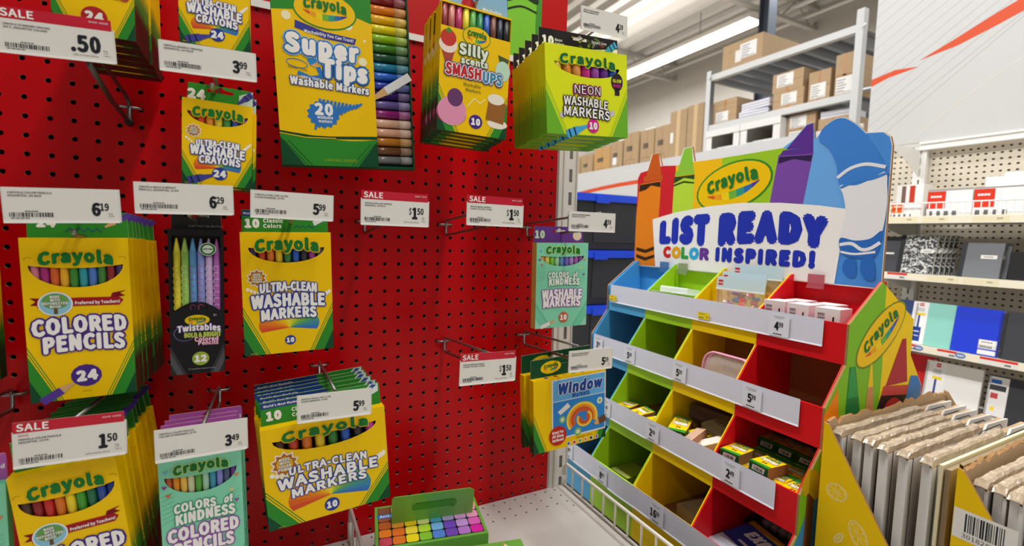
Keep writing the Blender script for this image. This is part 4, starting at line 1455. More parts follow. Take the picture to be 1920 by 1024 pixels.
# light green crayon
LGc = card('b9dc3c')
p.poly(U([(.064, .222), (-.004, .222), (-.004, .12), (.065, .12)]), LGc, 3)
p.poly(U([(.060, .240), (-.002, .240), (-.003, .228), (.062, .228)]), card('8cc63c'), 4)
p.poly(U([(.054, .241), (.034, .297), (.010, .297), (-.000, .241)]), card('8cc63c'), 4)
p.poly(U([(.064, .226), (-.004, .226), (-.004, .214), (.03, .221), (.064, .209)]), card('2f4a1c'), 5)
p.poly(U([(.064, .206), (.03, .213), (-.004, .207), (-.004, .203), (.03, .208), (.064, .201)]), card('2f4a1c'), 5)
# purple crayon
PPc, PP2 = card('7a4aa8'), card('5a2f92')
p.poly(U([(-.228, .245), (-.301, .238), (-.285, .12), (-.212, .12)]), PPc, 5)
p.poly(U([(-.238, .253), (-.300, .249), (-.301, .238), (-.230, .243)]), PP2, 6)
p.poly(U([(-.244, .254), (-.284, .296), (-.297, .298), (-.300, .249)]), PP2, 6)
p.poly(U([(-.230, .240), (-.300, .235), (-.297, .222), (-.262, .232), (-.228, .226)]), card('2f1f4a'), 7)
# brand oval
brand_oval(p, .1165, .188, .0985, .0515, 8, rot=12)
# white board with the slogan
p.poly(U([(.137, .115), (.05, .132), (-.05, .143), (-.15, .1475), (-.24, .143), (-.32, .134), (-.372, .125), (-.360, -.018), (.118, -.018)]), WHITE, 14)
DB = card('2436b4')
p.text('LIST', -.023, .053, .056, DB, 16, bold=.07, width=.150, taper=.12, arch=.003)
p.text('READY', .214, .055, .055, DB, 16, bold=.07, width=.236, taper=-.10, arch=.009)
u = -.089
for ch, c, wd_ in (('C', 'd8282a', .027), ('O', 'eda81c', .031), ('L', '3aa04a', .022), ('O', '34aee0', .031), ('R', '6a3a9c', .027)):
    p.text(ch, u + wd_ / 2, .0125, .0245, card(c), 16, bold=.06, width=wd_ * .84)
    u += wd_ + .0035
p.text('INSPIRED!', .202, .0125, .027, DB, 16, bold=.07, width=.230)
# pale blue bent crayon shape over the end of the board
W2 = card('e9e9ec')
BL, BL2 = card('3f82d4'), card('2f6cc0')
p.poly(U(curve([(-.311, .262), (-.317, .284), (-.343, .2975), (-.367, .287), (-.396, .255), (-.421, .215), (-.431, .186), (-.415, .172), (-.385, .166), (-.357, .168), (-.346, .212), (-.330, .243)], 5, True)), BL, 18)
p.poly(U(curve([(-.357, .170), (-.364, .150), (-.370, .118), (-.366, .085), (-.364, .060), (-.39, .058), (-.415, .064), (-.432, .078), (-.437, .13), (-.4345, .165), (-.4305, .188), (-.41, .178), (-.385, .168)], 5, True)), W2, 18.9)
p.poly(U(curve([(-.364, .070), (-.39, .066), (-.415, .070), (-.433, .084), (-.430, .050), (-.421, .036), (-.39, .034), (-.368, .042)], 5, True)), BL2, 19)
p.line(U(curve([(-.352, .186), (-.372, .200), (-.398, .205), (-.428, .197)])), .006, W2, 20)
p.line(U(curve([(-.359, .166), (-.385, .176), (-.410, .178), (-.434, .186)])), .005, BL, 20)
p.line(U(curve([(-.366, .058), (-.385, .060), (-.402, .050), (-.416, .052), (-.430, .062)])), .006, W2, 20)
p.line(U(curve([(-.368, .044), (-.392, .041), (-.424, .046)])), .004, W2, 20)
p.poly(U(curve([(-.377, .030), (-.372, .012), (-.382, -.002), (-.396, .0), (-.394, .030)], 4, True)), BL2, 18)
p.poly(U(curve([(-.405, .032), (-.403, .012), (-.412, -.004), (-.428, -.002), (-.422, .036)], 4, True)), BL2, 18)
mb.build('header_print', disp)

# price strips on the fronts
STRIP = M('e2e4f4', .35)
labels = {0: [(-.325, '4', '99', 0), (-.148, '', '41', 1), (.167, '', '75', 1)], 1: [(.158, '3', '99', 0), (.030, '5', '49', 0), (-.135, '5', '99', 0), (-.315, '5', '99', 0)], 2: [(.052, '2', '49', 0), (-.115, '2', '49', 0), (-.318, '2', '49', 0)], 3: [(.135, '10', '99', 0), (-.012, '8', '49', 0), (-.190, '16', '39', 0)]}
for k in range(4):
    x = XF(k) - .0015
    mb = MB()
    n = 24
    ya, yb = -.405, (.178 if k < 2 else .186)
    zt, zb = ZT(k) + .003, ZT(k) - .046
    for i in range(n):
        y0, y1 = ya + (yb - ya) * i / n, ya + (yb - ya) * (i + 1) / n

        def bow(y):
            return -.0035 * max(0, math.sin((y + .13) * 22)) * (1 if (k == 3 and -.15 < y < .02) else .25)
        mb.quad((x + bow(y1), y1, zb), (x + bow(y0), y0, zb), (x + bow(y0), y0, zt), (x + bow(y1), y1, zt), STRIP)
        mb.quad((x - .0012 + bow(y1), y1, zb), (x - .0012 + bow(y0), y0, zb), (x + bow(y0), y0, zb + .003), (x + bow(y1), y1, zb + .003), M('d8dae2', .3))
    s = mb.build('price_strip', disp)
    for y, a, b, yel in labels[k]:
        q = MB()
        pr = facing_aisle(q, x - .0012 + min(bow(y - .02), bow(y), bow(y + .02)))
        lw = .020
        if yel:
            pr.rect(-y - .016, -y + .016, zb + .005, zb + .020, card('f2d81c'), 1)
            pr.text(b, -y + .010, zb + .008, .0055, INK, 2, sx=.7)
            pr.smudge(-y - .004, zb + .016, .0010, .016, INK, 2)
            pr.smudge(-y - .006, zb + .0075, .0018, .012, INK, 2)
        else:
            pr.rect(-y - lw, -y + lw, zb + .002, zt - .004, M('e9ebf6', .3), 1)
            pr.text(a, -y - .001, zb + .014, .0150, INK, 2, bold=.03, sx=.72, align='R')
            pr.text(b, -y, zb + .0205, .0085, INK, 2, bold=.015, sx=.66, align='L')
            pr.smudge(-y - .001, zt - .0095, .0009, .022, GREY_INK, 2)
            pr.smudge(-y - .001, zt - .0125, .0009, .016, GREY_INK, 2)
            pr.smudge(-y - .002, zb + .005, .0022, .017, INK, 2)
        q.build('price_label', s)
# clear hang clips along the top edge
for y, cl in ((-.330, 'c2606c'), (-.205, 'b9b46a'), (.010, '93a878'), (.075, '4a80b4')):
    MB().box(.846, .8475, y - .016, y + .016, -.030, -.002, M(cl, .2, alpha=.75)).box(.843, .846, y - .016, y + .016, -.030, -.025, M(cl, .2, alpha=.8)).build('shelf_clip', disp)

# ---------------------------------------------------------------- contents of the bins
FZ = lambda k: ZT(k) - .066


def white_pack(loc, label, rz):
    t = thing('white_box', label, 'box', loc, (0, 0, rz), 'white boxes in the red bin')
    MB().box(-.02, .02, -.021, .021, 0, .087, M('e9e4e4', .4)).build('body', t)
    q = MB()
    pr = Print(q, (-.02, 0, 0), (0, -1, 0), (0, 0, 1))
    pr.rect(-.016, -.004, .066, .078, M('8a8688', .5), 1)
    pr.text('LEGO', -.010, .070, .0032, WHITE, 2, bold=.03)
    pr.poly([(.009, .058), (.012, .058), (.012, .074), (.009, .072)], INK, 1)
    pr.smudge(-.006, .060, .0014, .014, GREY_INK, 1)
    pr = Print(q, (0, -.021, 0), (1, 0, 0), (0, 0, 1))
    pr.rect(-.02, .02, 0, .087, M('d9a7ab', .4), 1)
    q.build('printed_artwork', t)


for i, (x, y, rz, lb) in enumerate(((.788, -.298, 4, 'white small box beside the yellow bin in the top red bin'), (.784, -.350, -3, 'middle white small box along the front of the top red bin'), (.782, -.402, 2, 'white small box nearest the display end in the top red bin'),
                                    (.833, -.312, 2, 'white small box behind the first one in the top red bin'), (.832, -.368, -2, 'white small box at the back of the top red bin'))):
    white_pack((x, y, FZ(0)), lb, rz)


MB().box(XF(0) + T_ + .001, XB - .004, YB[2] + .004, YB[1] - .004, FZ(0) + .0005, FZ(0) + .041, D_GRN).build('floor_insert', disp)


def toy_bag(loc, label, rz, lean, seed):
    t = thing('eraser_bag', label, 'bag', loc, (0, lean, rz), 'clear bags in the yellow bin')
    q = MB()
    q.box(-.001, .001, -.058, .058, .088, .118, M('bcd4dc', .35))
    pr = Print(q, (-.001, 0, 0), (0, -1, 0), (0, 0, 1))
    pr.rect(-.054, -.042, .098, .110, card('c2282f'), 1)
    pr.text('LEGO', -.048, .102, .0030, WHITE, 2, bold=.03)
    pr.rect(-.058, .058, .088, .092, M('dfe8e8', .35), 1)
    q.build('header_card', t)
    q = MB()
    r = random.Random(seed)
    n, m = 10, 8
    for s in (-1, 1):
        g = []
        for i in range(n + 1):
            for j in range(m + 1):
                y, z = -.055 + .11 * i / n, .09 * j / m
                e = math.sin(math.pi * i / n) * math.sin(math.pi * min(1, j / m + .08))
                g.append((s * (.002 + .013 * max(0, e)) + r.uniform(-.002, .002), y, z))
        q.add(g, [(i * (m + 1) + j, (i + 1) * (m + 1) + j, (i + 1) * (m + 1) + j + 1, i * (m + 1) + j + 1) for i in range(n) for j in range(m)], M('ffffff', .08, alpha=.07))
    q.build('clear_pouch', t)
    for i in range(16):
        c = r.choice(('d8282a', 'f2c81c', '2f78c8', '8a3a9c', '7ac83a', 'f0f0f0', 'e8862a'))
        y, z, x = r.uniform(-.045, .045), r.uniform(.008, .055), r.uniform(-.008, .008)
        MB().tube([(x, y, z), (x + r.uniform(-.003, .003), y + r.uniform(-.003, .003), z + .006)], .0075, M(c, .4), 10).build('eraser', t)
    return t


toy_bag((.790, -.195, FZ(0) + .004), 'clear bag of colorful erasers at the front of the yellow bin', 3, 8, 1)
toy_bag((.808, -.186, FZ(0) + .014), 'clear bag behind the front eraser bag in the yellow bin', -4, 8, 2)
toy_bag((.824, -.212, FZ(0) + .032), 'highest clear bag poking above the back of the yellow bin', 2, 6, 3)

for i, (x, y, z, rz, tl, lb) in enumerate(((.795, -.036, .066, 6, 8, 'white blister pack lying on top in the green top bin'), (.800, -.040, .046, -5, 6, 'white blister pack under the top one in the green top bin'))):
    t = thing('blister_pack', lb, 'blister pack', (x, y, FZ(0) + z), (0, tl, rz))
    MB().box(-.040, .040, -.058, .058, 0, .0012, M('eceae6', .4)).build('backing_card', t)
    q = MB().rbox(-.030, .030, -.04, .04, .0013, .016, .005, M('f4f6f8', .1, alpha=.45))
    q.build('plastic_dome', t)
    q = MB()
    pr = Print(q, (0, 0, .0012), (0, -1, 0), (1, 0, 0))
    pr.rect(-.052, -.042, -.005, .005, card('c2282f'), 1)
    pr.text('LEGO', -.047, -.001, .003, WHITE, 2)
    q.build('printed_artwork', t)

# clear pencil case with pink rim
t = thing('pencil_case', 'clear pencil case with pink zip rim leaning in the second yellow bin', 'pencil case', (.735, -.207, FZ(1) + .003), (0, 12, 0))
prof = [(-.045, 0)] + [(-.045 + .025 - .025 * math.cos(math.pi / 2 * i / 6), .068 + .025 * math.sin(math.pi / 2 * i / 6)) for i in range(7)] + [(.045 + .02 * math.sin(math.pi / 2 * i / 6), .073 + .02 * math.cos(math.pi / 2 * i / 6)) for i in range(7)] + [(.065, 0)]
q = MB().prism([(p_[0], p_[1]) for p_ in prof], (-.006, 0, 0), (0, -1, 0), (0, 0, 1), .012, M('efe2dc', .1, alpha=.30))
q.build('clear_shell', t)
for dx in (-.007, .007):
    MB().tube([(dx, -p_[0], p_[1]) for p_ in prof], .0028, M('d98fb0', .4), 8).build('pink_rim', t, True)


# crayon packs lying in the third tier
def crayon_pack(loc, label, rot, group):
    t = thing('crayon_pack', label, 'crayon box', loc, rot, group)
    t.scale = (.56, .545, .70)
    q = MB().box(-.046, .046, -.0355, .0355, 0, .029, card('17502c'), {'+z': YEL, '-y': KRAFT_D})
    q.build('body', t)
    q = MB()
    pr = Print(q, (0, 0, .029), (0, -1, 0), (1, 0, 0))
    pr.poly([(-.0355, -.046), (.0355, -.046), (.0355, -.030), (-.0355, -.036)], GRN, 1)
    pr.poly([(-.0355, .046), (-.0355, .034), (.0355, .040), (.0355, .046)], GRN, 1)
    pr.text('CRAYONS', 0, -.004, .013, WHITE, 3, bold=.04, out=((card('8a4a1c'), .09),), width=.056)
    pr.text('Crayola', 0, .016, .011, BRAND_G, 3, bold=.04, out=((card('f6e27a'), .06),), width=.050)
    pr.text('24', 0, -.024, .010, card('8a4a1c'), 3, bold=.05)
    for k in range(7):
        pr.rect(-.024 + .007 * k, -.018 + .007 * k, .030, .036, card(('9a3a2a', 'd8502a', 'e8962a', '6a4a2a', '4a9a4a', '3a5ab8', '5a3a8a')[k]), 2)
    pr = Print(q, (-.046, 0, 0), (0, -1, 0), (0, 0, 1))
    pr.poly([(-.026, .008), (.020, .008), (.024, .022), (-.022, .022)], M('e3ded8', .5), 1)
    pr.barcode(-.018, .016, .010, .019, INK, 2, 5, 16)
    pr.line([(-.0355, .0265), (.0355, .0265)], .003, GRN, 1)
    q.build('printed_artwork', t)
    return t


z2 = FZ(2) + .036
for j in (1, 2, 3):                       # false floors that lift the goods up to the front lip
    MB().box(XF(2) + T_ + .001, XB - .004, YB[j + 1] + .004, YB[j] - .004, FZ(2) + .0005, z2 - .0005, KRAFT_D).build('floor_insert', disp)
G_ = 'small crayon packs piled in the red third tier bin'
z2 = FZ(2) + .0405 - .0045
H_ = .0208
COLY = (-.2995, -.3395, -.3795, -.4195)
names = ('next to the yellow bin wall', 'second from the yellow bin wall', 'second from the end panel', 'next to the end panel')
for r_, x in enumerate((.684, .738, .792)):
    for c_, y in enumerate(COLY):
        if r_ == 2 and c_ == 3:
            continue
        crayon_pack((x, y, z2), 'small crayon pack, red bin lower layer, %s row, %s' % (('front', 'middle', 'rear')[r_], names[c_]), (0, 0, (2, -3, 1, -1)[c_]), G_)
crayon_pack((.684, -.302, z2 + H_), 'small crayon pack on top of the red bin pile beside the yellow bin wall', (0, 0, 5), G_)
crayon_pack((.690, -.362, z2 + H_), 'small crayon pack on top of the red bin pile near the end panel', (0, 0, -4), G_)
for c_, y in enumerate(COLY[:3]):
    crayon_pack((.800, y, z2 + H_), 'small crayon pack, red bin shaded top pile, %s' % names[c_], (0, 0, (1, -2, 2)[c_]), G_)
G_ = 'small boxes tumbled in the yellow third tier bin'
crayon_pack((.698, -.148, z2 + .012), 'tipped small crayon pack at the front of the yellow third tier bin', (0, -16, 24), G_)
crayon_pack((.715, -.190, z2 + .004), 'small crayon pack lying behind the tipped one in the yellow third tier bin', (4, -8, -20), G_)
crayon_pack((.690, .020, z2), 'small crayon pack at the blue divider in the green third tier bin', (0, 0, 15), 'crayon packs in the green third tier bin')
crayon_pack((.684, -.040, z2 + .004), 'small crayon pack at the front lip of the green third tier bin', (0, -8, -10), 'crayon packs in the green third tier bin')
crayon_pack((.690, -.088, z2), 'small crayon pack against the yellow divider in the green third tier bin', (0, 0, -5), 'crayon packs in the green third tier bin')


def small_box(loc, rot, dims, label, face, txt_=None, top='b9ad86'):
    t = thing('small_carton', label, 'box', loc, rot, G_)
    a, b, c = dims
    MB().box(-a / 2, a / 2, -b / 2, b / 2, 0, c, M(face, .6), {'+z': M(top, .6), '-z': M(face, .6)}).build('body', t)
    q = MB()
    pr = Print(q, (0, 0, c), (0, -1, 0), (1, 0, 0))
    if txt_:
        pr.text(txt_, 0, -.004, .010, M('5a5648', .6), 1, bold=.02, width=b * .75)
    for i in range(4):
        pr.rect(-b * .4, b * .3, -a * .45 + i * .004, -a * .45 + i * .004 + .0012, M('8a8470', .6), 1)
    q.build('printed_artwork', t)


small_box((.755, -.222, z2 + .010), (8, -10, -12), (.060, .085, .030), 'olive grey small box marked letters lying in the yellow bin', '8d876a', 'LETTERS', 'a39d78')
small_box((.780, -.165, z2 + .026), (4, 6, 18), (.030, .100, .030), 'long brown box leaning at the back of the yellow bin', '6a5244', None, '8a7264')
small_box((.700, -.240, z2 + .012), (0, -20, -38), (.085, .030, .018), 'pink and cream slim box leaning towards the front of the yellow bin', 'c8a48c', None, 'e2d2c2')
small_box((.683, -.205, z2 + .012), (-12, -10, 12), (.060, .022, .020), 'brown striped slim box by the front lip of the yellow bin', 'a8775a', None, 'c09a80')
small_box((.830, -.250, z2), (0, 0, 10), (.050, .040, .040), 'dark box in the back corner of the yellow bin', '4a3f34', None, '6a5a4a')
z3 = FZ(3)
G_ = 'boxes in the lowest bins'
small_box((.720, -.205, z3), (0, 0, -8), (.085, .075, .030), 'pale box lying in the lowest yellow bin', '8a8468', None, 'b4ae8c')
small_box((.770, -.240, z3), (0, -8, 6), (.060, .050, .05), 'dark flat box behind the pale one in the lowest yellow bin', '3a342c', None, '4a443a')
small_box((.690, .000, z3), (0, 0, 4), (.075, .06, .03), 'yellow green box lying in the lowest green bin', '7a8420', None, 'a8b43a')
t = thing('dry_marker_box', 'blue and silver dry marker box in the lowest red bin', 'marker box', (.688, -.350, z3 + .013), (0, -10, -12))
MB().box(-.055, .055, -.060, .060, 0, .030, M('2a3f9a', .35), {'+z': M('2c3f98', .35), '-x': M('9aa2b8', .3, .5)}).build('body', t)
q = MB()
pr = Print(q, (0, 0, .030), (0, -1, 0), (1, 0, 0))
pr.text('EXPO', -.004, .012, .020, WHITE, 2, bold=.05, width=.062, shear=.2)
pr.rect(-.060, .060, .042, .055, card('e8b41c'), 1)
pr.poly([(-.06, -.055), (.03, -.055), (.01, -.02), (-.06, -.02)], M('c2c6d2', .3), 1)
pr.rect(-.03, .055, -.010, -.004, M('d8dae2', .3), 1)
q.build('printed_artwork', t)
t = thing('marker_pack', 'dark pack of white capped markers behind the blue box in the lowest red bin', 'marker box', (.790, -.354, z3 + .0065), (0, -6, 0))
MB().box(-.04, .055, -.07, .07, 0, .045, M('2a2426', .5)).build('body', t)
for k in range(5):
    MB().tube([(-.030, -.035 + .017 * k, .052), (.045, -.035 + .017 * k, .052)], .0075, M('8a8688', .4), 10).build('marker', t, True)

# ================================================================ yellow cut-down cartons with wrapped boards
CY = M('eec400', .55, spec=.2)


def cut_carton(label, y1, dy, art):
    t = thing('cut_display_carton', label, 'carton', (.67, y1, FLOOR_Z), (0, 0, 0), 'yellow cut-down cartons')
    Z = lambda z: z - FLOOR_Z
    prof = [(0, 0), (0, Z(-.224)), (-.006, Z(-.226)), (-.052, Z(-.300)), (-.098, Z(-.373)), (-dy, Z(-.373 - (dy - .098) * 1.52)), (-dy, 0)]
    lx = .40
    for x in (0, lx):
        q = MB()
        a = [(x, p_[0], p_[1]) for p_ in prof]
        b = [(x + .004, p_[0], p_[1]) for p_ in prof]
        n = len(prof)
        q.add(a, [tuple(range(n))], CY if x == 0 else KRAFT)
        q.add(b, [tuple(range(n))], KRAFT if x == 0 else CY)
        q.add(a + b, [(i, n + i, n + (i + 1) % n, (i + 1) % n) for i in range(n)], EDGE)
        q.build('side_wall', t)
    # ragged torn rear wall
    r = random.Random(int(abs(y1) * 1000))
    q = MB()
    n = 40
    a, b = [], []
    for i in range(n + 1):
        x = .004 + (lx - .004) * i / n
        z = Z(-.224) + r.uniform(-.006, .006)
        a += [(x, 0, 0), (x, 0, z)]
        b += [(x, -.004, 0), (x, -.004, z - r.uniform(0, .003))]
    f = [(2 * i, 2 * i + 2, 2 * i + 3, 2 * i + 1) for i in range(n)]
    q.add(a, f, CY).add(b, f, KRAFT)
    q.add(a + b, [(2 * i + 1, 2 * i + 3, 2 * (n + 1) + 2 * i + 3, 2 * (n + 1) + 2 * i + 1) for i in range(n)], EDGE)
    q.build('rear_wall', t)
    q = MB().box(0, lx, -dy, 0, 0, .004, KRAFT).box(0, lx, -dy, -dy + .004, .004, max(.03, Z(-.373 - (dy - .098) * 1.52)), CY)
    q.build('front_wall', t)
    q = MB()
    art(Print(q, (0, 0, -FLOOR_Z), (0, -1, 0), (0, 0, 1)))
    q.build('printed_artwork', t)
    return t


LEM = M('f7ecb4', .6)


def lemon(p, u, v, a, b, rot):
    p.ring(u, v, a, b, .0009, LEM, 1, rot=rot)
    p.ring(u, v, a * .84, b * .84, .0005, LEM, 1, rot=rot)
    c, s = math.cos(math.radians(rot)), math.sin(math.radians(rot))
    for k in range(8):
        t = math.pi * k / 4 + .2
        x, y = a * .80 * math.cos(t), b * .80 * math.sin(t)
        p.line([(u + (x * .14) * c - (y * .14) * s, v + (x * .14) * s + (y * .14) * c), (u + x * c - y * s, v + x * s + y * c)], .0006, LEM, 1)


def art_a(p):
    lemon(p, .026, -.328, .0150, .0135, 0)
    lemon(p, .060, -.378, .0120, .0210, 25)
    lemon(p, .034, -.398, .0050, .0110, -30)
    lemon(p, .022, -.44, .014, .014, 0)
    lemon(p, .075, -.45, .014, .014, 0)


def art_b(p):
    p.rect(.0005, .060, -.314, -.275, M('e6e3dd', .5), 1)
    p.barcode(.012, .050, -.303, -.279, INK, 2, 9, 20)
    p.text('301828843', .030, -.311, .0055, INK, 2, sx=1.1, width=.040)
    lemon(p, .030, -.342, .013, .013, 0)


# art frames use u = distance towards the viewer from the rear wall
cut_carton('yellow cut-down carton printed with lemon slices standing by the display end panel', -.4625, .160, lambda p: art_a(p))
cut_carton('yellow cut-down carton with a white barcode label in front of the lemon carton', -.6275, .160, lambda p: art_b(p))


WRAP = M('b39f86', .16, spec=.8, noise=.45, scale=22, bump=.5, stretch=(2, 8, 8))


def board(label, y, x0, zt, ln, seed, grp):
    r = random.Random(seed)
    t = thing('wrapped_board', label, 'board', (x0, y, FLOOR_Z + .004), (r.uniform(-.25, .25), 0, r.uniform(-.4, .4)), grp)
    H = zt - FLOOR_Z - .004
    MB().box(0, ln, -.011, -.002, 0, H - .006, KRAFT, {'-x': M('dcd9d4', .4)}).build('core', t)
    q = MB().prism([(-.002, 0), (ln + .002, 0), (ln + .002, H - .004), (ln * .76, H - .001), (ln * .73, H - .012), (-.002, H - .012)], (0, -.0145, 0), (1, 0, 0), (0, 0, 1), .0033, M('d9d7d4', .35))
    q.build('white_sheet', t)
    q = MB()
    pr = front(q, (0, -.0145, 0))
    bk = M('3a3a3e', .5)
    pr.rect(.010, .0125, 0, H - .010, bk, 1)
    for z in (H - .036,):
        pr.line([(.062, z), (.062, .05)], .0022, bk, 1)
        pr.line([(.062, z), (.085, z - .012)], .0016, bk, 1)
        pr.line([(.085, z - .012), (.085, .05)], .0012, bk, 1)
        pr.line([(.062, z), (.098, z + .006)], .0016, bk, 1)
    pr.line([(ln - .115, H - .032), (ln - .112, H - .012), (ln - .100, H - .009), (ln - .030, H - .009), (ln - .022, H - .014), (ln - .020, H - .036), (ln - .115, H - .032)], .0018, bk, 1)
    pr.rect(.088, .112, .02, H - .050, M('c2b9a8' if seed % 3 else 'd9942a', .5), 1)
    q.build('printed_outline', t)
    # crumpled clear wrap pulled over the top edge
    q = MB()
    n, m = 34, 6
    g = []
    for i in range(n + 1):
        x = -.004 + (ln * .72) * i / n
        lift = .0012 + .0010 * math.sin(x * 60 + seed) + r.uniform(-.0006, .0006)
        for j in range(m + 1):
            a = math.pi * j / m
            end = .35 if i in (0, n) else 1
            g.append((x + r.uniform(-.001, .001), -.0068 - .0074 * math.cos(a) + r.uniform(-.0006, .0006), H - .012 + (.0125 + lift) * math.sin(a) ** .45 * end))
    q.add(g, [(i * (m + 1) + j, (i + 1) * (m + 1) + j, (i + 1) * (m + 1) + j + 1, i * (m + 1) + j + 1) for i in range(n) for j in range(m)], WRAP)
    q.build('clear_wrap', t)


BO = ('first', 'second', 'third', 'fourth', 'fifth', 'sixth', 'seventh')
ys = (-.472, -.493, -.513, -.533, -.555, -.580)
xs = (.682, .688, .686, .684, .686, .690)
for i, (y, x) in enumerate(zip(ys, xs)):
    board('plastic wrapped white board, %s from the torn rear wall of the lemon carton' % BO[i], y, x, -.232, (.365, .352, .342, .338, .336, .345)[i], i + 1, 'boards in the lemon carton')
t = thing('folded_sheet', 'plain cream board standing between the lemon carton boards and the barcode carton', 'board', (.684, -.604, FLOOR_Z + .004), (0, 0, 0))
MB().box(0, .34, -.004, 0, 0, .498, M('ddd5b4', .6)).build('sheet', t)
MB().box(.002, .338, -.012, -.006, 0, .494, M('8d7a5c', .7)).build('kraft_backing', t)
for i, (y, x) in enumerate(zip((-.640, -.6565, -.673, -.6895, -.706, -.7225), (.684, .686, .682, .690, .686, .688))):
    board('plastic wrapped white board, %s from the rear wall of the barcode carton' % BO[i], y, x, -.234 - .001 * i, .34, i + 11, 'boards in the barcode carton')

# ================================================================ green boxes on the base shelf
t = thing('pastel_box', 'green box with a grid of rounded color squares and an upright hang flap', 'art supply box', (.120, -.150, SH), (0, 0, -10.5))
GB = M('70b048', .25)
hh = .093
MB().box(-.088, .088, -.058, .060, 0, hh, GB, {'-x': card('4a8a2c')}).build('body', t)
q = MB()
pr = Print(q, (0, 0, hh), (1, 0, 0), (0, 1, 0))
pr.rect(-.083, .083, -.052, .054, BLACK, 1)
GR = [('c84a58', 'e2762a', 'f2d820', '8ac83a', '5a8ae0', '7a4ac0', 'c07ad8', 'e02aa8'), ('e8802a', 'e8702a', 'f4d83a', 'b8dc3a', '7ab4ec', '7a4ac8', 'c89ae0', 'e468c0'), ('b8622c', 'ec9a3a', 'f4cc1c', 'd8dc8a', '4aa0bc', 'a8a0d0', 'd8a0dc', 'f0a0c8'),
      ('a8623c', 'e8a860', 'f0d878', 'dfe0a8', '7ab8c8', 'b8b0d8', 'e0b8dc', 'f2b0c0'), ('8a5a40', 'c89868', 'e8d8a0', 'd8dcb8', '9ac4cc', 'c0bcd8', 'e4c8dc', 'f0b8a8')]
for j, row in enumerate(GR):
    for i, c in enumerate(row):
        u, v = -.0725 + .0207 * i, -.041 + .0212 * j
        a, b, rr = .0096, .0098, .004
        pts = []
        for cx_, cy_, a0 in ((a - rr, b - rr, 0), (-a + rr, b - rr, 90), (-a + rr, -b + rr, 180), (a - rr, -b + rr, 270)):
            for k in range(4):
                an = math.radians(a0 + 30 * k)
                pts.append((u + cx_ + rr * math.cos(an), v + cy_ + rr * math.sin(an)))
        pr.poly(pts, card(c), 2)
pr.poly([(-.084, .022), (-.045, .022), (-.045, .034), (-.084, .034)], card('2f78c8'), 4)
pr.text('Anti-Roll', -.080, .0245, .0065, WHITE, 5, bold=.03, align='L', width=.034)
q.build('printed_artwork', t)
q = MB()
q.prism([(-.062, 0), (.074, 0), (.074, .050), (.066, .056), (-.058, .056), (-.062, .052)], (0, .004, hh), (1, 0, 0), (0, -.28, .96), .0015, GB)
q.build('hang_flap', t)
q = MB()
pr = Print(q, (0, .004, hh), (1, 0, 0), (0, -.28, .96))
pr.line([(-.024, .030), (.036, .030)], .016, card('4f9430'), 1)
pr.ring(-.024, .030, .0085, .0085, .0012, card('87bf5e'), 2, t0=90, t1=270, n=14)  # pressed slot rim: highlight and shade painted as pale and dark green
pr.ring(.036, .030, .0085, .0085, .0012, card('33701f'), 2, t0=-90, t1=90, n=14)
pr.line([(-.024, .0379), (.036, .0379)], .0012, card('33701f'), 2)
pr.line([(-.024, .0221), (.036, .0221)], .0012, card('87bf5e'), 2)
q.build('slot_relief_paint', t)
q = MB()
pr = Print(q, (0, 0, hh), (1, 0, 0), (0, 1, 0))
pr.poly([(.076, .050), (.084, .036), (.084, .022), (.078, .026)], card('e8b478'), 3)
q.build('crayon_tip_print', t)

t = thing('pastel_box', 'plain green box with an orange crayon picture in front of the color grid box', 'art supply box', (.142, -.290, SH), (0, 0, -12))
MB().box(-.088, .088, -.060, .058, 0, .088, GB).build('body', t)
q = MB()
pr = Print(q, (0, 0, .088), (1, 0, 0), (0, 1, 0))
pencil_pic(pr, .084, -.010, .056, .056, .006, 'e8963a', 2, wood='f0e0b8')
q.build('printed_artwork', t)

# ================================================================ storage totes
for i, (z, lb) in enumerate(((FLOOR_Z, 'black storage tote with blue lid, lowest of the stack behind the bin display'), (FLOOR_Z + .2475, 'black storage tote with blue lid, second from the floor'), (FLOOR_Z + .495, 'black storage tote with blue lid, below the topmost one'), (FLOOR_Z + .7425, 'black storage tote with blue lid, topmost of the stack'))):
    t = thing('storage_tote', lb, 'storage tote', (1.31, .96, z), (0, 0, 0), 'stacked totes behind the display')
    BB = M('26282d', .45)
    q = MB()
    a, b, h = .245, .145, .215
    q.add([(-a * .94, -b * .94, 0), (a * .94, -b * .94, 0), (a * .94, b * .94, 0), (-a * .94, b * .94, 0), (-a, -b, h), (a, -b, h), (a, b, h), (-a, b, h)],
          [(3, 2, 1, 0), (0, 1, 5, 4), (1, 2, 6, 5), (2, 3, 7, 6), (3, 0, 4, 7), (4, 5, 6, 7)], BB)
    q.build('tub', t)
    q = MB().prism([(-.15, .03), (.15, .03), (.15, .205), (-.15, .205)], (0, -b - .004 + .008, 0), (1, 0, 0), (0, -.03, 1), .006, M('2b2d33', .4))
    q.build('front_rib', t)
    q = MB().rbox(-a - .012, a + .012, -b - .014, b + .014, h - .004, h + .028, .006, M('1646d8', .4))
    lid = q.build('lid', t)
    for x in (-.12, .12):
        MB().box(x - .035, x + .035, -b - .020, -b - .0145, h - .012, h + .020, M('1646d8', .4)).build('latch', lid)

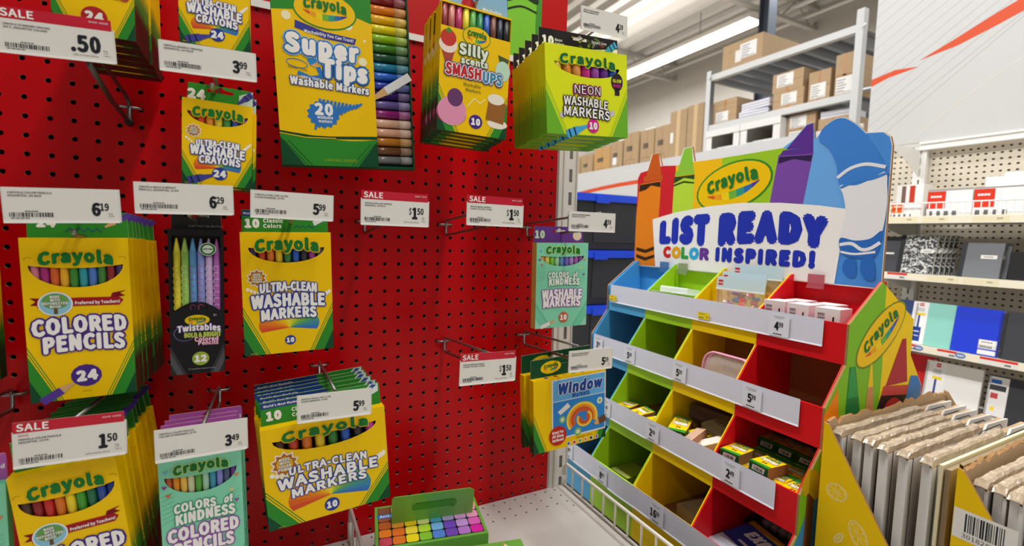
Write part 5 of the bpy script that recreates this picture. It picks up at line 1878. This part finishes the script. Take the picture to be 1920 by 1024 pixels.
# ================================================================ white gondola with shelves beyond the display
GX = 2.2
BX = 2.6
PW = M('e8e6e0', .45)
CRM = M('ece4cc', .5)
t = thing('gondola_backboard', 'beige pegboard back of the white shelving unit', 'pegboard', (0, 0, 0))
pegboard(-24, 36, -20, 24, P, .0042, M('cfc4b0', .6), M('8a7c68', .8), ax='x', base=BX, depth=.006, sx=1.35, seg=8, back_mat=M('4a4138', .8)).build('perforated_sheet', t)
for y, lb in ((.243, 'slotted white upright of the shelving unit next to the header'), (-.95, 'slotted white upright of the shelving unit at its far bay')):
    t = thing('shelf_upright', lb, 'upright', (BX, y, FLOOR_Z))
    q = MB()
    h0 = 0
    while h0 < 1.22:
        for s in (-1, 1):
            q.box(-.03, -.002, s * .014 - .010, s * .014 + .010, h0, h0 + .05, PW)
        q.box(-.03, -.002, -.004, .004, h0, h0 + .018, PW)
        h0 += .05
    q.box(-.008, -.002, -.004, .004, 0, 1.25, SLM)
    q.build('post', t)


def shelf(label, z, y0, y1, fence, tags):
    t = thing('gondola_shelf', label, 'shelf', (0, 0, z))
    MB().box(GX + .004, BX - .035, y0, y1, -.020, 0, PW).build('deck', t)
    MB().box(GX, GX + .004, y0, y1, -.026, .002, CRM).build('price_channel', t)
    for yy in (.243,):
        q = MB().prism([(-(BX - .03), -.02), (-(GX + .05), -.02), (-(GX + .05), -.035), (-(BX - .03), -.09)], (0, yy - .006, 0), (-1, 0, 0), (0, 0, 1), .003, PW)
        q.build('bracket', t)
    if fence:
        wm = M('f0eee8', .35)
        MB().tube([(GX + .008, y0, .054), (GX + .008, y1, .054)], .003, wm, 6).build('fence_rail', t, True)
        yy = y0
        q = MB()
        k = 0
        while yy < y1:
            q.tube([(GX + .008, yy, .0), (GX + .008, yy, .054)], .002, wm, 5, caps=False)
            yy += .022
        q.build('fence_grille', t)
    for (y, c, wd_) in tags:
        q = MB()
        pr = facing_aisle(q, GX)
        if c == 'b':
            pr.ell(-y, -.011, .016, .011, card('6a86b8'), 1)
            pr.smudge(-y, -.013, .004, .018, WHITE, 2)
        elif c == 'r':
            pr.rect(-y - wd_, -y + wd_, -.008, .001, card('d8322c'), 1)
            pr.rect(-y - wd_, -y + wd_, -.025, -.008, TAG_W, 1)
            pr.smudge(-y + wd_ * .5, -.020, .006, .016, INK, 2)
        else:
            pr.rect(-y - wd_, -y + wd_, -.022, -.002, M('e6dcb8', .5), 1)
            pr.smudge(-y + wd_ * .5, -.014, .006, .016, M('a39c80', .6), 2)
        q.build('shelf_label', t)


shelf('upper white gondola shelf with a low wire fence', .176, -.90, .80, True, ((.13, 'w', .05), (.02, 'w', .04), (-.14, 'w', .05)))
shelf('middle white gondola shelf under the composition books', -.054, -.90, .80, False, ((.13, 'r', .035), (-.02, 'w', .05), (-.13, 'w', .05)))
shelf('lower white gondola shelf carrying spiral notebooks', -.338, -.90, .80, False, ((.06, 'r', .02), (.035, 'b', 0), (-.055, 'r', .03), (-.095, 'b', 0), (-.20, 'r', .05)))
shelf('bottom white gondola shelf behind the wrapped boards', -.62, -.90, .80, False, ())

# canopy panels with the sweeping line pattern
CW = M('bfbebb', .55)
t = thing('canopy_panel', 'tall white panel with fine grey lines and an orange red swoosh above the shelves', 'sign', (0, 0, 0))
KX = 2.57
_k = 1.16                                 # artwork below is drawn small and enlarged to the panel's real size
ky = lambda y: -.887 + (y + .887) * _k
kz = lambda z: .0586 + (z - .0586) * _k
MB().box(KX, KX + .012, -1.3, ky(.285), kz(.470), 1.75, CW).build('panel', t)
MB().box(KX - .012, KX + .012, -1.3, .243, kz(.438), kz(.468), PW).box(KX - .018, KX - .012, -1.3, .243, kz(.460), kz(.468), PW).build('rail', t)
q = MB().prism([(-KX - .01, .500), (-2.30, .500), (-2.30, .488), (-2.42, .455), (-KX - .01, .375)], (0, .245, 0), (-1, 0, 0), (0, 0, 1), .003, PW)
q.build('bracket', t)
q = MB()
p0 = facing_aisle(q, KX)


class Scaled:
    def poly(s, pts, m, k):
        p0.poly([(-ky(-a), kz(b)) for a, b in pts], m, k)

    def line(s, pts, w, m, k):
        p0.line([(-ky(-a), kz(b)) for a, b in pts], w, m, k)


p = Scaled()
LN = M('9d978e', .6)
for i in range(24):
    f = i / 23
    pts = []
    for k in range(13):
        s_ = k / 12
        u = -.283 + .62 * s_
        lo = .475 + .52 * s_                     # diagonal where the lines gather
        hi = .475 + 1.05 * f
        v = hi + (.19 * s_ + .30 * s_) * (1 - f) ** .9 + .19 * s_ * f
        v = max(v, lo + .004 * i)
        if v < 1.26:
            pts.append((u, v))
    if len(pts) > 1:
        p.line(pts, .0018, LN, 1)
p.line([(-.130, .478), (-.02, .575), (.10, .665), (.24, .755), (.34, .83)], .007, M('c9c3ba', .6), 2)
OS = card('cc4f2c')
p.poly([(-.285, .735), (-.22, .757), (-.14, .768), (-.12, .772), (-.20, .782), (-.285, .765)], OS, 3)
p.poly([(-.12, .795), (0.0, .815), (.10, .848), (.20, .885), (.40, .96), (.40, 1.03), (.20, .935), (.08, .885), (-.02, .838)], OS, 3)
q.build('printed_artwork', t)
t = thing('canopy_panel', 'low white canopy panel with an orange red stripe behind the black totes', 'sign', (0, 0, 0))
MB().box(GX - .01, GX, .30, 3.2, .26, .585, CW).build('panel', t)
q = MB()
p = facing_aisle(q, GX - .01)
pts = [(-2.9 + .1 * i, .372 + .085 * math.sin(math.pi * min(1, i / 14) * .55)) for i in range(26)]
p.line(pts, .028, OS, 2)
for i in range(9):
    p.line([(-2.5, .585 - .018 * i), (-1.9, .56 - .02 * i), (-1.2, .47 - .02 * i)], .003, M('cfcac3', .6), 1)
q.build('printed_artwork', t)
MB().box(GX, BX, .85, 3.2, FLOOR_Z, .26, M('d8d2c4', .6)).build('lower_panel', t)


# ---------------------------------------------------------------- things on the shelves
def ream(loc, label, w, h, d, red):
    t = thing('label_pack', label, 'paper pack', loc, (0, 0, 0), 'white paper packs on the upper shelf')
    MB().box(0, d, -w / 2, w / 2, 0, h, M('f0eeea', .5)).build('body', t)
    q = MB()
    p = facing_aisle(q, 0)
    p.rect(-w / 2, -w / 2 + w * .42, h * .30, h * .93, card(red), 1)
    p.rect(-w / 2, w / 2, h * .94, h, M('9a9894', .6), 1)
    for k in range(4):
        p.rect(-w / 2 + .006 + k * w * .18, -w / 2 + w * .14 + k * w * .18, h * .05, h * .22, GREY_INK, 2)
    p.smudge(-w / 2 + w * .2, h * .70, h * .07, w * .25, WHITE, 2)
    q.build('printed_artwork', t)


z = .176
ream((GX + .045, .0, z), 'white label pack with red block behind the wire fence next to the upright', .138, .108, .26, 'd83a26')
ream((GX + .045, -.142, z), 'white label pack with red block behind the wire fence beyond the first pack', .138, .108, .26, 'd83a26')
ream((GX + .045, -.286, z), 'white label pack with red block behind the wire fence at the far bay', .138, .108, .26, 'd83a26')
ream((GX + .025, .130, z), 'white pack with orange block lying behind the fence near the header', .10, .060, .20, 'ef6a24')
t = thing('paper_stack', 'loose white paper packs lying on top of the label packs', 'paper pack', (GX + .05, -.20, z + .1085))
MB().box(0, .25, -.14, .10, 0, .035, M('f6f4f0', .5)).build('lower_pack', t)
MB().box(.03, .25, -.14, .06, .0355, .05, M('f2e6e0', .5)).build('upper_pack', t)
t = thing('label_pack', 'tall white pack with red and brown stripes standing at the back next to the upright', 'paper pack', (BX - .16, .215, z), (0, 0, 0), 'white paper packs on the upper shelf')
MB().box(0, .08, -.05, .05, 0, .155, M('efede9', .5)).build('body', t)
q = MB()
p = facing_aisle(q, 0)
p.rect(-.03, -.014, .06, .15, M('7a5a50', .6), 1)
p.rect(.0, .02, .06, .15, card('c8402c'), 1)
q.build('printed_artwork', t)

# composition books
z = -.053
COMP = bpy.data.materials.new('marbled_cover')
COMP.use_nodes = True
nt = COMP.node_tree
b = nt.nodes['Principled BSDF']
b.inputs['Roughness'].default_value = .55
tc = nt.nodes.new('ShaderNodeTexCoord')
nz = nt.nodes.new('ShaderNodeTexNoise')
nz.inputs['Scale'].default_value = 95
nz.inputs['Detail'].default_value = 2
nz.inputs['Distortion'].default_value = 1.2
cr = nt.nodes.new('ShaderNodeValToRGB')
cr.color_ramp.interpolation = 'CONSTANT'
cr.color_ramp.elements[0].color = (.025, .025, .027, 1)
cr.color_ramp.elements[1].color = (.62, .61, .58, 1)
cr.color_ramp.elements[1].position = .52
nt.links.new(tc.outputs['Object'], nz.inputs['Vector'])
nt.links.new(nz.outputs['Fac'], cr.inputs['Fac'])
nt.links.new(cr.outputs['Color'], b.inputs['Base Color'])
PG = M('e6e3dc', .7)


def book(name, label, loc, w, h, d, rot, cover, grp=None, spine=None, lab=None):
    """book standing on its edge, cover towards the aisle (-x); width along y"""
    t = thing(name, label, 'notebook', loc, rot, grp)
    MB().box(0, .0012, -w / 2, w / 2, 0, h, cover).build('front_cover', t)
    MB().box(.0012, d - .0012, -w / 2 + .002, w / 2 - .001, .002, h - .002, PG).build('pages', t)
    MB().box(d - .0012, d, -w / 2, w / 2, 0, h, cover).build('back_cover', t)
    if spine:
        MB().box(-.0004, d + .0004, w / 2 - .016, w / 2 + .0006, -.0003, h + .0003, spine).build('spine_tape', t)
    if lab:
        q = MB()
        lab(Print(q, (0, 0, 0), (0, -1, 0), (0, 0, 1)))
        q.build('cover_label', t)
    return t


def complab(p):
    p.rect(.012, .058, .085, .100, M('e6e3dc', .6), 1)
    p.smudge(.035, .091, .0025, .026, INK, 2)


BG = 'composition books leaning on the middle shelf'
t0 = book('composition_book', 'black and white marbled composition book at the front of its row', (GX + .030, .088, z + .001), .125, .158, .012, (0, 9, -4), COMP, BG, BLACK, complab)
for i in range(4):
    dup(t0, (GX + .047 + .0165 * i, .074 - .009 * i, z + .001), (0, 9, -4), 'marbled composition book, %s behind the front one on the middle shelf' % BO[i], BG)
book('composition_book', 'dark plain composition book beside the header card', (GX + .040, .200, z + .001), .10, .150, .014, (0, 9, 0), M('3a3b40', .5), None, BLACK, lambda p: p.rect(-.01, .03, .075, .082, PG, 1))


def graylab(p):
    p.rect(.000, .046, .072, .086, M('e6e3dc', .6), 1)
    p.smudge(.022, .078, .0025, .026, INK, 2)


t0 = book('grey_notebook', 'slanted grey hardcover notebook on the middle shelf', (GX + .030, -.108, z + .001), .120, .132, .010, (0, 12, -3), M('6a6c70', .55), 'slanted grey notebooks', BLACK, graylab)
dup(t0, (GX + .050, -.122, z + .001), (0, 12, -3), 'slanted grey notebook directly behind the front grey one', 'slanted grey notebooks')
t = thing('binder', 'black binder lying at the end of the middle shelf', 'binder', (GX + .02, -.245, z), (0, 0, 0))
MB().box(0, .22, -.07, .05, 0, .10, M('1d1e20', .45)).build('cover', t)
MB().box(.005, .21, -.066, .052, .012, .088, M('3a3b3e', .5)).build('pages', t)
t = thing('sticky_pad', 'lime green pad standing between the grey notebooks and the black binder', 'note pad', (GX + .08, -.184, z))
MB().box(0, .09, -.006, .006, 0, .10, M('9ad41c', .5)).build('pad', t)
MB().box(-.01, .09, .0065, .05, 0, .03, M('2a3f7a', .5)).build('backing', t)


# spiral notebooks
def spiral(label, loc, w, h, rot, cover, lab=None, coil_side=1):
    t = thing('spiral_notebook', label, 'notebook', loc, rot, 'spiral notebooks on the shelves')
    MB().box(0, .0012, -w / 2, w / 2, 0, h, cover).build('front_cover', t)
    MB().box(.0012, .010, -w / 2 + .001, w / 2 - .001, .001, h - .001, PG).build('pages', t)
    MB().box(.010, .0112, -w / 2, w / 2, 0, h, cover).build('back_cover', t)
    q = MB()
    n = int(h / .0075)
    path = []
    yc = coil_side * (w / 2 - .003)
    for k in range(n * 6):
        a = 2 * math.pi * k / 6
        path.append((.0055 + .0085 * math.cos(a), yc + .006 * math.sin(a) * coil_side, .006 + (h - .012) * k / (n * 6)))
    q.tube(path, .0009, M('3a3a3c', .4, .6), 4)
    q.build('coil', t)
    if lab:
        q = MB()
        lab(Print(q, (0, 0, 0), (0, -1, 0), (0, 0, 1)))
        q.build('cover_label', t)
    return t


def stp(p, u, h, blue=True):
    p.rect(u - .025, u + .026, 0, h, M('e9e8e6', .5), 1)
    p.rect(u - .004, u + .010, h * .90, h * .97, card('c2282f'), 2)
    p.smudge(u + .003, h * .93, .0025, .010, WHITE, 3)
    p.rect(u - .012, u + .018, h * .68, h * .73, card('e8cc1c'), 2)
    p.rect(u - .004, u + .003, h * .40, h * .68, card('2a3f8a'), 2)
    p.rect(u - .023, u + .012, h * .06, h * .40, card('24408c'), 2)
    p.smudge(u - .005, h * .28, .004, .024, WHITE, 3)
    p.smudge(u - .003, h * .18, .003, .020, WHITE, 3)
    for k in range(3):
        p.rect(u - .012, u + .014, h * (.78 + .03 * k), h * (.79 + .03 * k), GREY_INK, 2)


z = -.336
spiral('mint green spiral notebook with a white paper band on the lower shelf', (GX + .022, .008, z), .130, .172, (0, 10, 0), M('8ac9bb', .5), lambda p: stp(p, -.050, .172))
spiral('royal blue spiral notebook with white stickers on the lower shelf', (GX + .018, -.122, z), .134, .172, (0, 10, 0), M('1236c8', .45),
       lambda p: (p.rect(.012, .062, .040, .058, PG, 1), p.rect(.012, .062, .025, .040, M('d8d5ce', .6), 1), p.rect(.012, .062, .004, .020, PG, 1), p.barcode(.014, .050, .028, .037, INK, 2, 4, 18), p.smudge(.035, .048, .003, .03, INK, 2)), -1)
spiral('charcoal spiral notebook beyond the blue one on the lower shelf', (GX + .016, -.262, z), .134, .172, (0, 10, 0), M('34353a', .5))
t = thing('notebook_row', 'dark blue notebook edge row standing beside the display end', 'notebook', (GX + .10, .115, z), (0, 8, 0))
for k in range(5):
    MB().box(.016 * k, .016 * k + .011, -.045, .045, 0, .165, M(('5a7ac0', '2a3a6a', '3a4a8a', '2a3040', '4a5a9a')[k], .5)).build('notebook_edge', t)
z = -.618
t = thing('binder', 'bright red binder standing on the bottom shelf', 'binder', (GX + .03, .085, z), (0, 12, 0))
MB().box(0, .0025, -.075, .065, 0, .235, M('c20f1c', .4)).build('cover', t)
MB().box(.0025, .045, -.07, .06, .004, .228, PG).build('pages', t)
MB().box(.045, .0475, -.075, .065, 0, .235, M('c20f1c', .4)).build('back_cover', t)
spiral('white spiral notebook with a blue college band on the bottom shelf', (GX + .026, -.060, z), .172, .222, (0, 10, 0), M('e3e1dd', .5), lambda p: stp(p, -.050, .222))


def banded(p):
    p.rect(-.085, -.030, 0, .21, M('dcdad6', .5), 1)
    p.rect(-.078, -.050, .185, .200, card('3a6ac0'), 2)
    p.rect(-.080, -.036, .160, .180, M('2c2c30', .6), 2)
    p.rect(-.075, -.055, .130, .150, card('b84a4a'), 2)
    p.rect(-.070, -.060, .085, .100, card('e8cc1c'), 2)
    p.rect(-.072, -.045, .060, .066, GREY_INK, 2)
    p.smudge(-.058, .040, .003, .026, INK, 2)


spiral('dark spiral notebook with a pale band at the far end of the bottom shelf', (GX + .020, -.250, z), .172, .215, (0, 10, 0), M('2c2d31', .5), banded)

# ================================================================ steel storage rack with cartons
RX = 3.0
RM = M('d3d3d0', .4)
RG = M('8d9196', .4, .5)
t = thing('storage_rack', 'tall steel storage rack with white beams near the far wall', 'storage rack', (0, 0, FLOOR_Z))
Zr = lambda z: z - FLOOR_Z
for y, hgt in ((.770, 1.435), (1.845, 1.385)):
    for x in (RX, RX + .9):
        q = MB()
        q.box(x - .012, x + .03, y - .020, y - .014, 0, Zr(hgt), RM if y < 1 else RG).box(x - .012, x + .03, y + .014, y + .020, 0, Zr(hgt), RG).box(x - .016, x - .012, y - .020, y + .020, 0, Zr(hgt), RM)
        q.build('post', t)
    q = MB()
    for z_ in (.2, .7, 1.2, 1.7):
        q.tube([(RX, y, z_), (RX + .9, y, z_ + .25)], .012, RG, 6)
    q.build('cross_brace', t)
for z in (1.33, .942, .69, .20):
    for x in (RX, RX + .87):
        MB().box(x - .010, x + .03, .785, 1.83, Zr(z) - .022, Zr(z) + .022, RM).build('beam', t)
    q = MB()
    y = .80
    while y < 1.82:
        q.quad((RX + .03, y, Zr(z) + .022), (RX + .86, y, Zr(z) + .022), (RX + .86, y + .05, Zr(z) + .022), (RX + .03, y + .05, Zr(z) + .022), RG)
        q.quad((RX + .03, y + .05, Zr(z) + .022), (RX + .86, y + .05, Zr(z) + .022), (RX + .86, y + .07, Zr(z) - .02), (RX + .03, y + .07, Zr(z) - .02), RG)
        q.quad((RX + .03, y + .07, Zr(z) - .02), (RX + .86, y + .07, Zr(z) - .02), (RX + .86, y + .10, Zr(z) - .02), (RX + .03, y + .10, Zr(z) - .02), RG)
        q.quad((RX + .03, y + .10, Zr(z) - .02), (RX + .86, y + .10, Zr(z) - .02), (RX + .86, y + .12, Zr(z) + .022), (RX + .03, y + .12, Zr(z) + .022), RG)
        y += .12
    q.build('corrugated_deck', t)
for y in (.765, 1.85):
    MB().tube([(RX - .018, y - .02, Zr(1.33)), (RX - .03, y - .02, Zr(1.33))], .012, RM, 8).build('bolt', t)


def cbox(label, x, y, z, w, h, d, face=KRAFT, lab=None, grp='brown cartons on the storage rack', tape=True, rz=0, name='cardboard_box'):
    t = thing(name, label, 'box', (x, y, z), (0, 0, rz), grp)
    MB().box(0, d, -w / 2, w / 2, 0, h, face).build('body', t)
    q = MB()
    p = facing_aisle(q, 0)
    if tape:
        p.rect(-w / 2, w / 2, h * .48, h * .52, M('a97a48', .4), 1)
        p.rect(-.010, .010, 0, h, M('b48552', .35), 1)
        pt2 = Print(q, (0, 0, h), (0, -1, 0), (1, 0, 0))
        pt2.rect(-.012, .012, .001, d - .001, M('c29a68', .35), 1)
    if lab:
        a, b, c, e = lab
        p.rect(a * w, b * w, c * h, e * h, M('ece9e4', .5), 2)
        for k in range(5):
            p.rect((a + .05) * w, (a + (b - a) * (.5 + .08 * (k % 3))) * w, (c + (e - c) * (.15 + .16 * k)) * h, (c + (e - c) * (.21 + .16 * k)) * h, M('8d8a86', .6), 3)
        p.barcode((a + .02) * w, (b - .04) * w, (c + .02) * h, (c + (e - c) * .12) * h, M('8d8a86', .6), 3, 3, 14)
    if q.f:
        q.build('printed_artwork', t)
    return t


Z1, Z2, Z3 = 1.354, .966, .714
t = cbox('large brown carton with two white labels on top of the rack', RX + .03, 1.595, Z1, .335, .195, .42, lab=(-.05, .36, .30, .85), tape=False)
q = MB()
p = facing_aisle(q, 0)
p.rect(-.055, -.005, .045, .130, M('e6e3de', .5), 4)
p.line([(-.115, .13), (-.085, .138)], .003, M('8a5a34', .6), 1)
q.build('second_label', t)
XX = RX + .035
cbox('lower small brown carton with white label at the rack post', XX, 1.718, Z2, .205, .110, .20, lab=(-.40, .15, .15, .85))
cbox('upper small brown carton above the labelled one at the rack post', XX, 1.718, Z2 + .111, .205, .070, .20)
for i in range(2):
    t = thing('paper_stack', ('lower', 'upper')[i] + ' wrapped paper bundle between the small cartons on the rack', 'paper bundle', (XX + .01, 1.480 - .012 * i, Z2 + .058 * i), (0, 0, 3 - 5 * i))
    q = MB()
    for k in range(6):
        q.box(.004 * (k % 2), .20, -.115 + .002 * (k % 3), .115, .0095 * k, .0095 * k + .0085, M('dedde4', .6))
    q.build('sheets', t)
cbox('lower brown carton with a white label in the middle of the rack shelf', XX, 1.215, Z2, .215, .125, .22, lab=(-.22, .28, .25, .85))
cbox('upper brown carton with a white label in the middle of the rack shelf', XX, 1.225, Z2 + .126, .215, .125, .22, lab=(-.36, .18, .25, .92))
cbox('single brown carton with low label beside the middle pair on the rack', XX, 1.010, Z2, .135, .195, .22, lab=(-.40, .30, .12, .60))
cbox('tall narrow brown carton next to the rack post', XX, .862, Z2, .108, .255, .22, lab=(-.42, .42, .06, .46))


def file_box(label, y, w, h, hole_h):
    t = thing('file_box', label, 'box', (RX - .03, y, Z3), (0, 0, 0), 'white file boxes on the rack')
    W_ = M('e6e4e0', .5)
    q = MB()
    a, b = w * .33, w * .33
    z0, z1 = h * .28, h * .80
    q.box(0, .004, -w / 2, -b, 0, h, W_).box(0, .004, a, w / 2, 0, h, W_).box(0, .004, -b, a, 0, z0, W_).box(0, .004, -b, a, z1, h, W_)
    q.box(.004, .36, -w / 2, -w / 2 + .003, 0, h, W_).box(.004, .36, w / 2 - .003, w / 2, 0, h, W_).box(.35, .36, -w / 2, w / 2, 0, h, KRAFT_D).box(.004, .36, -w / 2, w / 2, 0, .004, KRAFT_D).box(.004, .36, -w / 2, w / 2, h - .004, h, W_)
    q.build('body', t)
    q = MB().box(-.006, -.0005, -w / 2 - .003, w / 2 + .003, h - .045, h + .003, W_)
    q.build('lid', t)
    q = MB()
    p = facing_aisle(q, 0)
    p.rect(-.055, .035, .028, .050, M('3a3a3a', .6), 1)
    p.smudge(-.010, .036, .006, .06, WHITE, 2)
    p.smudge(.10, .038, .005, .04, GREY_INK, 2)
    q.build('printed_artwork', t)
    MB().box(.02, .30, -w * .30, w * .20, .005, h * .33, PG).build('papers', t)


file_box('white file box with an open front nearest the rack post', 1.674, .295, .196, 0)
file_box('white file box with an open front beside the brown cartons', 1.364, .305, .196, 0)
cbox('brown carton with a white label on the lower rack level', XX, 1.110, Z3 + .101, .185, .098, .24, lab=(-.42, .18, .12, .9))
cbox('pale carton under the labelled one on the lower rack level', XX, 1.110, Z3, .185, .100, .24, lab=(-.42, .38, .12, .9))
cbox('brown carton carrying loose papers on the lower rack level', XX, .905, Z3, .185, .135, .24)
t = thing('paper_stack', 'loose white papers lying on the carton beside the rack post', 'paper bundle', (XX + .01, .905, Z3 + .1355), (0, 0, 4))
q = MB()
for k in range(5):
    q.box(.003 * (k % 2), .2, -.085, .085, .009 * k, .009 * k + .008, M('dedde4', .6))
q.build('sheets', t)

# row of tall cartons on the far shelf run
t = thing('back_shelf', 'plain grey shelf carrying a row of tall brown cartons', 'shelf', (0, 0, 0))
MB().box(3.15, 3.75, 1.95, 4.6, .56, .60, RG).build('deck', t)
for y in (1.97, 4.5):
    for x in (3.18, 3.70):
        MB().box(x, x + .04, y, y + .04, FLOOR_Z, .56, RG).build('leg', t)
KR2 = M('c79d68', .75, spec=.2, noise=.06, scale=20)
rows = [(2.155, .175, 1.235, KRAFT, 'tallest brown carton beside the rack post'), (2.348, .195, 1.225, KRAFT, 'tall brown carton with a pale tape stripe'), (2.540, .185, 1.125, KRAFT, 'brown carton with a dark label and printed figure'), (2.738, .185, 1.125, KRAFT, 'brown carton with an open white flap on top'),
        (2.970, .225, 1.135, KRAFT, 'wide brown carton behind the neon boxes'), (3.200, .19, 1.085, KRAFT, 'brown carton with a small white sticker'), (3.445, .28, 1.06, KR2, 'pale broad carton in the tall row'), (3.73, .22, 1.02, KRAFT, 'last brown carton of the row near the pegboard end'), (3.98, .24, 1.02, KRAFT, 'brown carton at the hidden end of the row')]
for i, (y, w, ztop, mt, lb) in enumerate(rows):
    t = thing('cardboard_box', lb + ' on the far shelf run', 'box', (3.2, y, .60), (0, 0, 0), 'tall cartons on the far shelf')
    h = ztop - .60
    MB().box(0, .4, -w / 2, w / 2, 0, h, mt).build('body', t)
    q = MB()
    p = facing_aisle(q, 0)
    if i < 2:
        p.rect(-.02, .02, 0, h, M('d8b888', .5), 1)
        p.rect(.03, .06, h * .22, h * .30, M('5a4a3a', .6), 1)
        if i == 1:
            p.rect(-w * .46, -w * .28, h * .55, h * .70, WHITE, 2)
    else:
        p.rect(-w * .30, w * .08, h * .66, h * .76, M('6a5a4a', .6), 1)
        p.line([(-w * .35, h * .28), (-w * .35, h * .50), (w * .2, h * .50), (w * .2, h * .28), (-w * .35, h * .28)], .005, M('8a6a44', .6), 1)
        p.ring(-w * .08, h * .38, .022, .022, .005, M('8a6a44', .6), 1)
        p.rect(-.003, .003, 0, h, M('a07a4c', .6), 1)
    if i == 5:
        p.rect(-w * .3, w * .02, h * .50, h * .66, WHITE, 2)
    q.build('printed_artwork', t)
    if i in (3, 5):
        MB().box(.0, .02, -w * .45, w * .2, h, h + .012, WHITE).build('open_flap', t)
